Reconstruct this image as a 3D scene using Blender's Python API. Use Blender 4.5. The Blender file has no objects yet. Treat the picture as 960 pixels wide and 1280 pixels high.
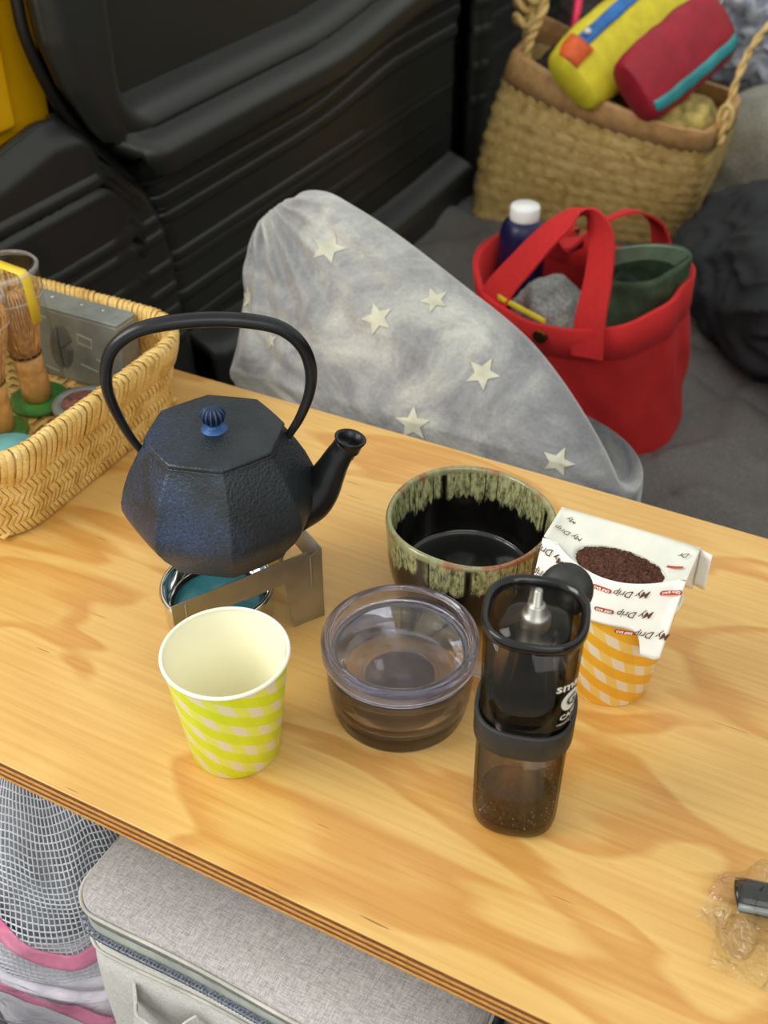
import bpy, bmesh, math, random
from mathutils import Vector, Matrix, Euler, noise
random.seed(7)
PI = math.pi
C = bpy.context.scene.collection
S = bpy.context.scene
R = math.radians

# ------------------------------------------------------------------ camera
cam = bpy.data.cameras.new('camera'); camo = bpy.data.objects.new('camera', cam); C.objects.link(camo)
camo.location = (0, 0, .524); camo.rotation_euler = (R(90 - 37.8), 0, R(27.3))
cam.sensor_fit = 'VERTICAL'; cam.sensor_height = 36; cam.lens = 36 * 1400 / 1280
cam.clip_start = .02; cam.clip_end = 50
cam.dof.use_dof = True; cam.dof.focus_distance = .68; cam.dof.aperture_fstop = 9.5
S.camera = camo

# ------------------------------------------------------------------ light
W = bpy.data.worlds.new('world'); S.world = W; W.use_nodes = True
bg = W.node_tree.nodes['Background']; bg.inputs[0].default_value = (.98, 1, .93, 1); bg.inputs[1].default_value = .88
def area(name, loc, target, size, sy, power, col):
    l = bpy.data.lights.new(name, 'AREA'); l.shape = 'RECTANGLE'; l.size = size; l.size_y = sy; l.energy = power; l.color = col
    o = bpy.data.objects.new(name, l); C.objects.link(o); o.location = loc
    o.rotation_euler = (Vector(target) - Vector(loc)).to_track_quat('-Z', 'Y').to_euler(); return o
area('door_daylight', (-1.35, -.35, 1.25), (-.2, .6, 0), 1.0, .9, 23, (1, .97, .92))
area('hatch_daylight', (.9, -.9, 1.5), (-.3, .9, -.1), 1.4, 1.2, 13, (1, .98, .95))
S.view_settings.view_transform = 'Standard'; S.view_settings.look = 'None'
S.cycles.transparent_max_bounces = 32; S.cycles.max_bounces = 16; S.cycles.transmission_bounces = 16
S.view_settings.gamma = 1; S.view_settings.exposure = 0.0; S.view_settings.use_curve_mapping = False

# ------------------------------------------------------------------ materials
def lin(c):
    return tuple((v / 12.92 if v <= .04045 else ((v + .055) / 1.055) ** 2.4) for v in (x / 255 for x in c)) + (1,)
class NT:
    def __init__(s, name):
        s.m = bpy.data.materials.new(name); s.m.use_nodes = True; s.t = s.m.node_tree; s.n = s.t.nodes; s.l = s.t.links
        s.b = s.n['Principled BSDF']; s.out = s.n['Material Output']
    def new(s, ty, **kw):
        n = s.n.new(ty)
        for k, v in kw.items(): setattr(n, k, v)
        return n
    def put(s, sock, v):
        if hasattr(v, 'is_output') or isinstance(v, bpy.types.NodeSocket): s.l.new(v, sock)
        else: sock.default_value = v
    def math(s, op, a, b=0.0, c=None, clamp=False):
        n = s.new('ShaderNodeMath', operation=op); n.use_clamp = clamp
        s.put(n.inputs[0], a); s.put(n.inputs[1], b)
        if c is not None: s.put(n.inputs[2], c)
        return n.outputs[0]
    def coord(s, which='Object', scale=(1, 1, 1), rot=(0, 0, 0), loc=(0, 0, 0)):
        tc = s.new('ShaderNodeTexCoord'); mp = s.new('ShaderNodeMapping')
        s.l.new(tc.outputs[which], mp.inputs[0]); mp.inputs['Scale'].default_value = scale
        mp.inputs['Rotation'].default_value = rot; mp.inputs['Location'].default_value = loc
        return mp.outputs[0]
    def noise(s, vec, scale=5, detail=3, rough=.5, dist=0):
        n = s.new('ShaderNodeTexNoise'); s.l.new(vec, n.inputs['Vector']); n.inputs['Scale'].default_value = scale
        n.inputs['Detail'].default_value = detail; n.inputs['Roughness'].default_value = rough; n.inputs['Distortion'].default_value = dist
        return n.outputs['Fac']
    def ramp(s, fac, stops, interp='LINEAR'):
        n = s.new('ShaderNodeValToRGB'); s.put(n.inputs[0], fac); r = n.color_ramp; r.interpolation = interp
        while len(r.elements) < len(stops): r.elements.new(.5)
        for e, (p, c) in zip(r.elements, stops): e.position = p; e.color = c if len(c) == 4 else lin(c)
        return n.outputs[0]
    def mix(s, fac, a, b, blend='MIX'):
        n = s.new('ShaderNodeMix', data_type='RGBA', blend_type=blend)
        s.put(n.inputs[0], fac); s.put(n.inputs[6], a if not isinstance(a, tuple) or len(a) == 4 else lin(a)); s.put(n.inputs[7], b if not isinstance(b, tuple) or len(b) == 4 else lin(b))
        return n.outputs[2]
    def bump(s, h, strength=.3, dist=.001):
        n = s.new('ShaderNodeBump'); s.put(n.inputs['Height'], h); n.inputs['Strength'].default_value = strength; n.inputs['Distance'].default_value = dist
        s.l.new(n.outputs[0], s.b.inputs['Normal'])
    def sep(s, vec):
        n = s.new('ShaderNodeSeparateXYZ'); s.l.new(vec, n.inputs[0]); return n.outputs
    def set(s, base=None, rough=None, metal=None, **kw):
        if base is not None: s.put(s.b.inputs['Base Color'], lin(base) if isinstance(base, tuple) and len(base) == 3 else base)
        if rough is not None: s.put(s.b.inputs['Roughness'], rough)
        if metal is not None: s.put(s.b.inputs['Metallic'], metal)
        for k, v in kw.items(): s.put(s.b.inputs[k.replace('_', ' ')], v)
        return s
def plain(name, col, rough=.5, metal=0, nscale=0, var=.12, bump=0, **kw):
    t = NT(name); v = t.coord()
    f = t.noise(v, nscale or 40, 3)
    a = tuple(max(0, x * (1 - var)) for x in col); b = tuple(min(255, x * (1 + var)) for x in col)
    t.set(t.ramp(f, [(.3, a), (.7, b)]), rough, metal, **kw)
    if bump: t.bump(t.noise(v, (nscale or 40) * 4, 2), bump, .0006)
    return t.m

def m_wood():
    t = NT('pine_veneer')
    v = t.coord(scale=(3.6, 9.5, 1), loc=(2.3, .7, 0))
    big = t.noise(v, 1.3, 2.2, .42, .8)
    v2 = t.coord(scale=(7, 260, 1)); fine = t.noise(v2, 1, 3, .6)
    v3 = t.coord(scale=(3, 40, 1)); mid = t.noise(v3, 1, 4, .6, .8)
    s_ = t.math('ADD', big, t.math('MULTIPLY', t.math('SUBTRACT', mid, .5), .10))
    s_ = t.math('ADD', s_, t.math('MULTIPLY', t.math('SUBTRACT', fine, .5), .03))
    col = t.ramp(s_, [(.0, (206, 156, 80)), (.30, (212, 166, 92)), (.42, (216, 173, 100)), (.515, (221, 180, 106)), (.545, (203, 149, 76)), (.58, (207, 154, 80)), (.62, (218, 174, 100)), (1, (208, 159, 86))])
    streak = t.ramp(fine, [(.35, (236, 222, 200)), (.6, (255, 255, 255))])
    col = t.mix(.55, col, streak, 'MULTIPLY')
    v4 = t.coord(scale=(22, 420, 1)); fl = t.noise(v4, 1, 1, .5)
    fleck = t.ramp(fl, [(.19, (120, 70, 30)), (.23, (255, 255, 255))])
    col = t.mix(.7, col, fleck, 'MULTIPLY')
    t.set(col, .38, 0); t.put(t.b.inputs['Coat Weight'], .25); t.put(t.b.inputs['Coat Roughness'], .25)
    t.bump(fine, .08, .0004); return t.m
def m_ply(name, c, dark):
    t = NT(name); v = t.coord(scale=(25, 25, 500)); n = t.noise(v, 1, 3, .6, .5)
    v2 = t.coord(scale=(300, 300, 900)); n2 = t.noise(v2, 1, 2)
    t.set(t.mix(t.ramp(n2, [(.35, (0, 0, 0)), (.6, (255, 255, 255))]), t.ramp(n, [(.3, dark), (.65, c)]), c), .6)
    t.bump(n2, .5, .0006); return t.m
def m_bamboo(name='bamboo', base=(232, 196, 116), dark=(190, 146, 70), light=(244, 216, 146)):
    t = NT(name); v = t.coord(scale=(1, 1, 1)); f = t.noise(v, 60, 3, .6); f2 = t.noise(v, 600, 2)
    c = t.ramp(f, [(.25, dark), (.5, base), (.75, light)])
    c = t.mix(.35, c, t.ramp(f2, [(.3, (190, 150, 100)), (.6, (255, 255, 255))]), 'MULTIPLY')
    t.set(c, .5); t.bump(f2, .25, .0005); return t.m
def m_iron():
    t = NT('cast_iron'); v = t.coord()
    n = t.noise(v, 22, 4, .6, .3); fine = t.noise(v, 700, 2, .5); x, y, z = t.sep(v)[:3]
    # blue patina on the side away from the spout and below
    side = t.math('MULTIPLY', t.math('ADD', t.math('MULTIPLY', x, -.45), t.math('MULTIPLY', y, -.9)), 16)
    m = t.math('ADD', t.math('SUBTRACT', n, .56), t.math('MULTIPLY', side, .2))
    m = t.math('ADD', m, t.math('MULTIPLY', t.math('SUBTRACT', fine, .5), .4))
    m = t.ramp(m, [(0, (0, 0, 0)), (.26, (215, 215, 215))])
    c = t.mix(m, t.ramp(n, [(.3, (24, 28, 34)), (.55, (38, 44, 50)), (.75, (50, 46, 42))]), t.ramp(fine, [(.35, (28, 46, 78)), (.7, (56, 84, 128))]))
    t.set(c, .42, .25, Specular_IOR_Level=.6); t.bump(t.noise(v, 520, 2, .55), .55, .0012); return t.m
def m_gingham(name, strong, light, white):
    t = NT(name); tc = t.coord(); x, y, z = t.sep(tc)[:3]
    th = t.math('ARCTAN2', y, x)
    u = t.math('MULTIPLY', th, .0318)
    a = t.math('FRACT', t.math('ADD', t.math('DIVIDE', t.math('ADD', z, t.math('MULTIPLY', u, .52)), .0176), 20.4))
    b = t.math('FRACT', t.math('ADD', t.math('DIVIDE', t.math('SUBTRACT', u, t.math('MULTIPLY', z, -.28)), .0134), 20.2))
    A = t.math('GREATER_THAN', a, .49); B = t.math('GREATER_THAN', b, .5)
    c = t.mix(B, lin(white), lin(light)); c2 = t.mix(B, lin(strong), tuple(v * .96 for v in lin(strong)[:3]) + (1,))
    t.set(t.mix(A, c, c2), .42); return t.m
def m_glaze():
    t = NT('tenmoku_glaze'); v = t.coord(); x, y, z = t.sep(v)[:3]
    sv = t.coord(scale=(1, 1, .22)); n = t.noise(sv, 260, 3, .65); nb = t.noise(sv, 34, 2, .5)
    mott = t.noise(t.coord(scale=(1, 1, .32)), 380, 4, .75)
    lim = t.math('ADD', .0725, t.math('ADD', t.math('MULTIPLY', n, -.020), t.math('MULTIPLY', nb, -.030)))
    d = t.math('SUBTRACT', z, lim)
    m = t.ramp(t.math('MULTIPLY', d, 260), [(0, (0, 0, 0)), (.9, (255, 255, 255))])
    th = t.math('MULTIPLY', t.math('ARCTAN2', y, x), 1.0)
    cv = t.new('ShaderNodeCombineXYZ'); t.l.new(th, cv.inputs[0]); st = t.noise(cv.outputs[0], 1.7, 1, .5)
    streak = t.ramp(t.math('ABSOLUTE', t.math('SUBTRACT', st, .5)), [(.0025, (0, 0, 0)), (.007, (255, 255, 255))])
    gc = t.ramp(mott, [(.34, (52, 54, 38)), (.45, (124, 126, 88)), (.56, (168, 168, 122)), (.75, (200, 198, 154))])
    base = t.ramp(mott, [(.35, (8, 8, 9)), (.8, (22, 20, 18))])
    c = t.mix(m, base, gc); c = t.mix(streak, lin((14, 10, 9)), c)
    top = t.ramp(t.math('MULTIPLY', t.math('SUBTRACT', z, .0678), 600), [(0, (0, 0, 0)), (1, (255, 255, 255))])
    rn = t.ramp(nb, [(.42, (150, 150, 108)), (.54, (140, 138, 98)), (.62, (140, 66, 28))])
    c = t.mix(t.math('MULTIPLY', top, .8), c, rn)
    t.set(c, .07, 0, Specular_IOR_Level=.7); t.bump(mott, .12, .0006); return t.m
def m_plush():
    t = NT('grey_plush'); v = t.coord(); a = t.noise(t.coord(scale=(1, .8, 1.6)), 10, 6, .66, .9); b = t.noise(v, 300, 2)
    a2 = t.math('ADD', a, t.math('MULTIPLY', t.math('SUBTRACT', b, .5), .14))
    t.set(t.ramp(a2, [(.30, (104, 106, 110)), (.45, (136, 137, 140)), (.54, (156, 157, 155)), (.68, (186, 187, 180))]), .85, 0, Sheen_Weight=.6, Sheen_Roughness=.4)
    t.bump(t.math('ADD', a, t.math('MULTIPLY', b, .4)), .4, .003); return t.m
def m_cloth(name, col, col2, scale=900, rough=.9, bump=.4, big=12):
    t = NT(name); v = t.coord(); a = t.noise(v, big, 4, .6); w = t.noise(v, scale, 1, .5)
    c = t.mix(t.ramp(w, [(.38, (0, 0, 0)), (.62, (255, 255, 255))]), lin(col), lin(col2))
    c = t.mix(.35, c, t.ramp(a, [(.3, (190, 190, 190)), (.7, (255, 255, 255))]), 'MULTIPLY')
    t.set(c, rough, 0); t.bump(w, bump, .0008); return t.m
def m_linen(name, c1, c2, sc=1500):
    t = NT(name); v = t.coord(); x, y, z = t.sep(v)[:3]
    n1 = t.noise(t.coord(scale=(.12, 1, 1)), sc, 2, .7); n2 = t.noise(t.coord(scale=(1, .12, .3)), sc, 2, .7)
    w = t.math('MULTIPLY', t.math('ADD', n1, n2), .5); big = t.noise(v, 9, 3)
    c = t.ramp(w, [(.38, c1), (.6, c2)]); c = t.mix(.4, c, t.ramp(big, [(.3, (205, 205, 205)), (.7, (255, 255, 255))]), 'MULTIPLY')
    t.set(c, .95); t.bump(w, .5, .0008); return t.m
def m_glass(name, col=(.93, .92, .95, 1), rough=.02, ior=1.45, clear=.0):
    t = NT(name); g = t.new('ShaderNodeBsdfGlass'); g.inputs['Color'].default_value = col; g.inputs['Roughness'].default_value = rough; g.inputs['IOR'].default_value = ior
    tr = t.new('ShaderNodeBsdfTransparent'); tr.inputs[0].default_value = col; mx = t.new('ShaderNodeMixShader')
    n = t.noise(t.coord(), 90, 2); t.put(mx.inputs[0], t.math('MULTIPLY', t.math('ADD', t.math('MULTIPLY', n, .1), .95), clear))
    t.l.new(g.outputs[0], mx.inputs[1]); t.l.new(tr.outputs[0], mx.inputs[2]); t.l.new(mx.outputs[0], t.out.inputs[0]); return t.m
def m_film(name, tint=(.95, .95, .95, 1), edge=(.6, .6, .6, 1), rough=.06, gl=.5, crinkle=0, haze=0, hazecol=(.8, .8, .8, 1)):
    """thin clear or smoked plastic: transparent, darker at grazing angles, with a glossy coat"""
    t = NT(name); v = t.coord()
    lw = t.new('ShaderNodeLayerWeight'); lw.inputs['Blend'].default_value = .35
    tr = t.new('ShaderNodeBsdfTransparent'); t.l.new(t.mix(lw.outputs['Facing'], tint, edge), tr.inputs[0])
    gs = t.new('ShaderNodeBsdfGlossy'); gs.inputs['Roughness'].default_value = rough
    bn = t.new('ShaderNodeBump'); t.l.new(t.noise(v, 60 if crinkle else 30, 3, .6, 1), bn.inputs['Height']); bn.inputs['Strength'].default_value = crinkle or .02; bn.inputs['Distance'].default_value = .004
    t.l.new(bn.outputs[0], gs.inputs['Normal']); t.l.new(bn.outputs[0], lw.inputs['Normal'])
    mx = t.new('ShaderNodeMixShader'); t.put(mx.inputs[0], t.math('ADD', t.math('MULTIPLY', t.math('POWER', lw.outputs['Facing'], 3), gl), .05 * gl, clamp=True))
    df = t.new('ShaderNodeBsdfDiffuse'); df.inputs[0].default_value = hazecol; hz = t.new('ShaderNodeMixShader'); hz.inputs[0].default_value = haze
    t.l.new(tr.outputs[0], hz.inputs[1]); t.l.new(df.outputs[0], hz.inputs[2])
    t.l.new(hz.outputs[0], mx.inputs[1]); t.l.new(gs.outputs[0], mx.inputs[2]); t.l.new(mx.outputs[0], t.out.inputs[0]); return t.m

M = dict(
    wood=m_wood(), ply_l=m_ply('ply_light', (214, 160, 82), (176, 118, 56)), ply_d=m_ply('ply_dark', (132, 80, 40), (70, 38, 20)),
    bamboo=m_bamboo(), bamboo_in=m_bamboo('bamboo_inner', (196, 152, 78), (150, 106, 46), (214, 176, 104)),
    straw=m_bamboo('straw', (212, 180, 112), (166, 132, 72), (230, 204, 142)), straw_band=m_bamboo('straw_band', (192, 150, 98), (168, 126, 74), (208, 168, 114)),
    iron=m_iron(), iron_plain=plain('iron_handle', (26, 27, 30), .3, .3, 80, .2, .15), iron_lid=None,
    steel=plain('stove_steel', (168, 166, 160), .38, .9, 30, .08), chrome=plain('chrome', (225, 226, 228), .06, 1, 20, .03),
    pewter=plain('pewter_tin', (136, 142, 138), .42, .25, 50, .1, .2),
    cream=plain('cup_liner', (238, 234, 204), .55, 0, 20, .015), cup_rim=plain('cup_rim_paper', (240, 236, 218), .5, 0, 20, .02),
    ging_l=m_gingham('lime_gingham', (218, 230, 36), (228, 232, 96), (232, 222, 188)),
    ging_o=m_gingham('amber_gingham', (246, 184, 44), (246, 208, 112), (240, 228, 204)),
    glaze=m_glaze(), canister=m_glass('canister_acrylic', (.90, .895, .95, 1), .0, 1.45, .2),
    smoke=m_film('smoked_plastic', (.86, .82, .77, 1), (.34, .33, .31, 1), .05, .5), smoke_d=m_film('smoked_plastic_dark', (.45, .44, .43, 1), (.15, .15, .15, 1), .08, .5),
    highlight_rim=m_film('highlight_rim_plastic', (.97, .97, .97, 1), (.8, .8, .8, 1), .08, .6, 0, .2, (.85, .86, .84, 1)),  # white haze paints the bright highlight along the clear case rim
    clear=m_film('clear_plastic', (.985, .99, .985, 1), (.80, .82, .81, 1), .04, .5), wrap=m_film('cellophane', (.98, .98, .98, 1), (.9, .9, .9, 1), .08, .9, 1.0),
    clear_b=m_film('clear_bag_plastic', (0.98, .98, .99, 1), (.94, .94, .96, 1), .10, .7, .9, .10, (.85, .85, .88, 1)),
    rubber=plain('black_rubber', (36, 35, 33), .55, 0, 200, .15, .1), gloss_blk=plain('gloss_black', (18, 18, 19), .15, 0, 50, .1),
    paper=plain('filter_paper', (238, 236, 228), .8, 0, 60, .02, .1), paper_t=plain('filter_paper_thin', (214, 214, 204), .8, 0, 60, .03, .1),
    ink=plain('brown_ink', (84, 48, 30), .7), pill=plain('red_brown_ink', (166, 62, 38), .7), white_ink=plain('white_ink', (225, 225, 220), .6), dk_ink=plain('dark_ink', (60, 60, 60), .6),
    coffee=plain('ground_coffee', (74, 41, 27), .85, 0, 600, .35), green_card=plain('green_card', (60, 128, 48), .6), teal=plain('teal_label', (110, 178, 182), .5),
    maroon=plain('maroon_label', (124, 78, 72), .6, 0, 300, .3), tape=plain('yellow_tape', (238, 204, 60), .45, 0, 30, .04), thread=plain('black_thread', (30, 22, 18), .8),
    whisk=plain('whisk_bamboo', (212, 158, 92), .5, 0, 120, .12), whisk_t=plain('whisk_tines', (224, 164, 104), .5, 0, 200, .2),
    plush=m_plush(), star=plain('star_print', (192, 191, 172), .85, 0, 60, .08, Sheen_Weight=.5),
    red=m_cloth('red_canvas', (196, 28, 32), (212, 42, 42), 700), red_in=plain('red_lining', (140, 20, 22), .8),
    navy=plain('navy_bottle', (26, 26, 66), .35, .2, 30, .1), white_cap=plain('white_cap', (236, 238, 236), .4, 0, 20, .02), brass=plain('dark_brass', (82, 60, 30), .35, .9),
    green=plain('olive_green_cloth', (50, 70, 48), .7, 0, 60, .25), greycloth=m_cloth('grey_knit', (128, 130, 128), (160, 162, 160), 300),
    quilt=m_cloth('dark_quilt', (94, 91, 90), (116, 113, 111), 500, .9, .3, 6), jacket=m_cloth('black_jacket', (24, 27, 30), (34, 37, 41), 500, .75, .3),
    cushion=m_cloth('pale_cushion', (148, 146, 134), (172, 170, 158), 260), bluecloth=m_cloth('pale_blue_cloth', (150, 156, 176), (204, 206, 216), 60, .8, .3, 20),
    yel_p=plain('yellow_pouch_cloth', (222, 206, 44), .65, 0, 60, .05), blue_z=plain('blue_zip', (32, 110, 186), .5), orange=plain('orange_tab', (226, 98, 42), .6),
    red_p=plain('crimson_pouch', (158, 24, 44), .6, 0, 40, .06), teal_z=plain('teal_zip', (56, 146, 152), .55), pink=plain('pink_pen', (226, 40, 90), .4),
    bagfab=m_linen('grey_linen', (150, 146, 146), (198, 194, 193)), bagside=m_linen('pale_linen', (186, 184, 180), (218, 216, 211)), piping=plain('linen_piping', (186, 184, 176), .8), zipc=plain('zip_grey', (112, 116, 128), .45, .3, 600, .3), ziptape=plain('zip_tape', (150, 154, 146), .85),
    netw=plain('net_thread', (196, 198, 206), .6), netfill=plain('net_bundle', (146, 150, 156), .8, 0, 40, .2), pinkf=plain('pink_band', (240, 122, 166), .7, 0, 100, .1), netwhite=plain('lilac_lining', (234, 229, 244), .7, 0, 60, .08),
    trimp=None, yellow_car=plain('yellow_body_paint', (226, 168, 10), .35, 0, 10, .03), seal=plain('door_seal', (14, 14, 14), .5), floor=plain('van_floor', (52, 52, 54), .8), khaki=m_cloth('khaki_webbing', (120, 124, 100), (150, 152, 128), 400),
)
def m_trim():
    t = NT('black_trim_plastic'); v = t.coord(); n = t.noise(v, 900, 2); b = t.noise(v, 3, 2)
    t.set(t.ramp(b, [(.3, (34, 36, 34)), (.7, (42, 44, 41))]), .38, 0, Specular_IOR_Level=.5); t.bump(n, .12, .0006); return t.m
M['trimp'] = m_trim()

# ------------------------------------------------------------------ builders
class MB:
    def __init__(s): s.v = []; s.f = []
    def add(s, vs, fs):
        o = len(s.v); s.v += [tuple(p) for p in vs]; s.f += [tuple(i + o for i in f) for f in fs]; return s
    def box(s, c, d, rot=None):
        r = rot or Matrix(); r = r.to_3x3() if len(r) == 4 else r
        vs = [Vector(c) + r @ Vector((x * d[0] / 2, y * d[1] / 2, z * d[2] / 2)) for x in (-1, 1) for y in (-1, 1) for z in (-1, 1)]
        return s.add(vs, [(0, 1, 3, 2), (4, 6, 7, 5), (0, 4, 5, 1), (2, 3, 7, 6), (0, 2, 6, 4), (1, 5, 7, 3)])
    def rings(s, rings, caps=(True, True), closed=True):
        n = len(rings[0]); vs = [p for r in rings for p in r]; fs = []
        for i in range(len(rings) - 1):
            for j in range(n if closed else n - 1):
                k = (j + 1) % n; fs.append((i * n + j, i * n + k, (i + 1) * n + k, (i + 1) * n + j))
        if caps[0]: fs.append(tuple(range(n))[::-1])
        if caps[1]: fs.append(tuple(range((len(rings) - 1) * n, len(rings) * n)))
        return s.add(vs, fs)
    def lathe(s, prof, n=48, c=(0, 0, 0), fn=None, a0=0, caps=(False, False)):
        fn = fn or (lambda a, r, z: (r * math.cos(a), r * math.sin(a), z))
        return s.rings([[Vector(c) + Vector(fn(a0 + 2 * PI * j / n, max(r, 1e-5), z)) for j in range(n)] for r, z in prof], caps)
    def tube(s, pts, rad, n=8, flat=1.0, up=None, caps=(True, True)):
        pts = [Vector(p) for p in pts]; rad = rad if isinstance(rad, (list, tuple)) else [rad] * len(pts)
        t0 = (pts[1] - pts[0]).normalized(); u = Vector(up) if up else (Vector((0, 0, 1)) if abs(t0.z) < .9 else Vector((1, 0, 0)))
        rings = []
        for i, p in enumerate(pts):
            t = (pts[min(i + 1, len(pts) - 1)] - pts[max(i - 1, 0)])
            t = t.normalized() if t.length > 1e-9 else t0
            u = (u - t * u.dot(t)); u = u.normalized() if u.length > 1e-6 else t.orthogonal().normalized(); w = t.cross(u)
            rings.append([p + (u * math.cos(a) * flat + w * math.sin(a)) * rad[i] for a in (2 * PI * k / n for k in range(n))])
        return s.rings(rings, caps)
    def grid(s, fn, nu, nv, cu=False):
        vs = [fn(i / nu, j / nv) for j in range(nv + 1) for i in range(nu + (0 if cu else 1))]; w = nu + (0 if cu else 1)
        fs = [(j * w + i, j * w + (i + 1) % w if cu else j * w + i + 1, (j + 1) * w + ((i + 1) % w if cu else i + 1), (j + 1) * w + i) for j in range(nv) for i in range(nu)]
        return s.add(vs, fs)
    def build(s, name, mat, parent=None, smooth=True, bevel=0, solid=0, sub=0, seg=2, off=-1):
        me = bpy.data.meshes.new(name); me.from_pydata([tuple(v) for v in s.v], [], s.f)
        bm = bmesh.new(); bm.from_mesh(me); bmesh.ops.recalc_face_normals(bm, faces=bm.faces); bm.to_mesh(me); bm.free()
        me.materials.append(M[mat] if isinstance(mat, str) else mat)
        if smooth:
            me.polygons.foreach_set('use_smooth', [True] * len(me.polygons))
        o = bpy.data.objects.new(name, me); C.objects.link(o)
        if parent: o.parent = parent
        if solid: m = o.modifiers.new('s', 'SOLIDIFY'); m.thickness = solid; m.offset = off
        if bevel:
            m = o.modifiers.new('b', 'BEVEL'); m.width = bevel; m.segments = seg; m.limit_method = 'ANGLE'; m.angle_limit = R(28); m.harden_normals = smooth
        if sub: m = o.modifiers.new('u', 'SUBSURF'); m.levels = sub; m.render_levels = sub
        return o
def tag(o, label=None, cat=None, group=None, kind=None):
    if label: o['label'] = label
    if cat: o['category'] = cat
    if group: o['group'] = group
    if kind: o['kind'] = kind
    return o
def thing(name, label, cat, loc=(0, 0, 0), rz=0, group=None, rot=None):
    o = bpy.data.objects.new(name, None); C.objects.link(o); o.location = loc; o.rotation_euler = rot or (0, 0, rz); o.empty_display_size = .02
    return tag(o, label, cat, group)
def cr(pts, k=8):
    """Catmull-Rom through points"""
    P = [Vector(p) for p in pts]; out = []
    for i in range(len(P) - 1):
        a, b, c, d = P[max(i - 1, 0)], P[i], P[i + 1], P[min(i + 2, len(P) - 1)]
        for j in range(k):
            t = j / k; out.append(.5 * ((2 * b) + (c - a) * t + (2 * a - 5 * b + 4 * c - d) * t * t + (3 * b - 3 * c + d - a) * t ** 3))
    out.append(P[-1]); return out
def interp(xs, ys, x):
    if x <= xs[0]: return ys[0]
    for i in range(len(xs) - 1):
        if x <= xs[i + 1]: t = (x - xs[i]) / (xs[i + 1] - xs[i]); return ys[i] + (ys[i + 1] - ys[i]) * t
    return ys[-1]
def sstep(a, b, x): t = min(1, max(0, (x - a) / (b - a))); return t * t * (3 - 2 * t)
def nz(x, y, z=0, s=1): return noise.noise(Vector((x * s, y * s, z * s)))
_fonts = {}
def text_mb(txt, size, fn, shear=0, thick=0, spacing=1):
    """letters as a flat mesh, mapped through fn(x, y)"""
    cu = bpy.data.curves.new('txt', 'FONT'); cu.body = txt; cu.size = size; cu.shear = shear; cu.align_x = 'CENTER'; cu.align_y = 'CENTER'; cu.resolution_u = 2; cu.offset = thick; cu.space_character = spacing
    o = bpy.data.objects.new('txt', cu); C.objects.link(o); dg = bpy.context.evaluated_depsgraph_get(); me = bpy.data.meshes.new_from_object(o.evaluated_get(dg))
    mb = MB(); mb.add([fn(v.co.x, v.co.y) for v in me.vertices], [tuple(p.vertices) for p in me.polygons])
    bpy.data.objects.remove(o); bpy.data.curves.remove(cu); bpy.data.meshes.remove(me); return mb

# ------------------------------------------------------------------ setting: van interior
def structure(o, label=None): o['kind'] = 'structure'; return o
mb = MB(); mb.box((0.1, 1.2, -.47), (2.2, 3.6, .02)); structure(mb.build('floor', 'floor', smooth=False))

# sliding door trim: a moulded relief on the left side of the van, a height field over (Y, z)
def rrect(y, z, y0, y1, z0, z1, r):
    dy = max(abs(y - (y0 + y1) / 2) - (y1 - y0) / 2 + r, 0); dz = max(abs(z - (z0 + z1) / 2) - (z1 - z0) / 2 + r, 0)
    inner = min(max(abs(y - (y0 + y1) / 2) - (y1 - y0) / 2 + r, abs(z - (z0 + z1) / 2) - (z1 - z0) / 2 + r), 0)
    return math.hypot(dy, dz) + inner - r
def rib(z, zc, w=.004, h=.005): d = (z - zc) / w; return h * math.exp(-d * d)
def door_x(y, z):
    lift = .03 * sstep(1.3, 1.62, y)
    zz = z - lift * sstep(-.06, .04, z)
    x = -.82
    x += .040 * sstep(.062, .072, zz) * (1 - sstep(.088, .104, zz)) * .6 + .024 * sstep(.04, .066, zz)       # arm ledge
    x -= .010 * sstep(.094, .112, zz)
    for zc in (.046, .014, -.012): x += -rib(zz, zc + .004, .003, .005) + rib(zz, zc - .003, .004, .006) + .004 * sstep(zc - .003, zc + .003, zz)
    for zc in (-.07, -.083, -.125, -.165): x += rib(zz, zc, .004, .004 if y < 1.5 else .002)
    d = rrect(y, zz, .918, 1.72, .116, .42, .055)
    x -= .034 * (1 - sstep(-.020, .0, d)); x += .003 * math.exp(-((d - .006) / .005) ** 2)
    x += .05 * sstep(.0, 1, (-.18 + .03 * math.sin(y * 3) - z) / .03)                                        # sill step low down
    return x
seam_z = [-.30, -.183, -.132, -.077, -.026, .025, .056, .088, .125, .174, .224, .26, .34]
seam_y = [1.035, 1.021, 1.008, 1.006, .997, .977, .954, .926, .889, .859, .841, .838, .84]
def seamY(z): return interp(seam_z, seam_y, z)
mb = MB(); NY, NZ = 230, 300
def fdoor(u, v):
    z = -.34 + v * .72; y0 = seamY(z) + .004; y = y0 + u * (1.83 - y0)
    e = sstep(0, .02, u); return (door_x(y, z) - .012 * (1 - e), y, z)
mb.grid(fdoor, NY, NZ); o = structure(mb.build('door_1', 'trimp', solid=.02, off=1 if 0 else 0))
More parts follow.
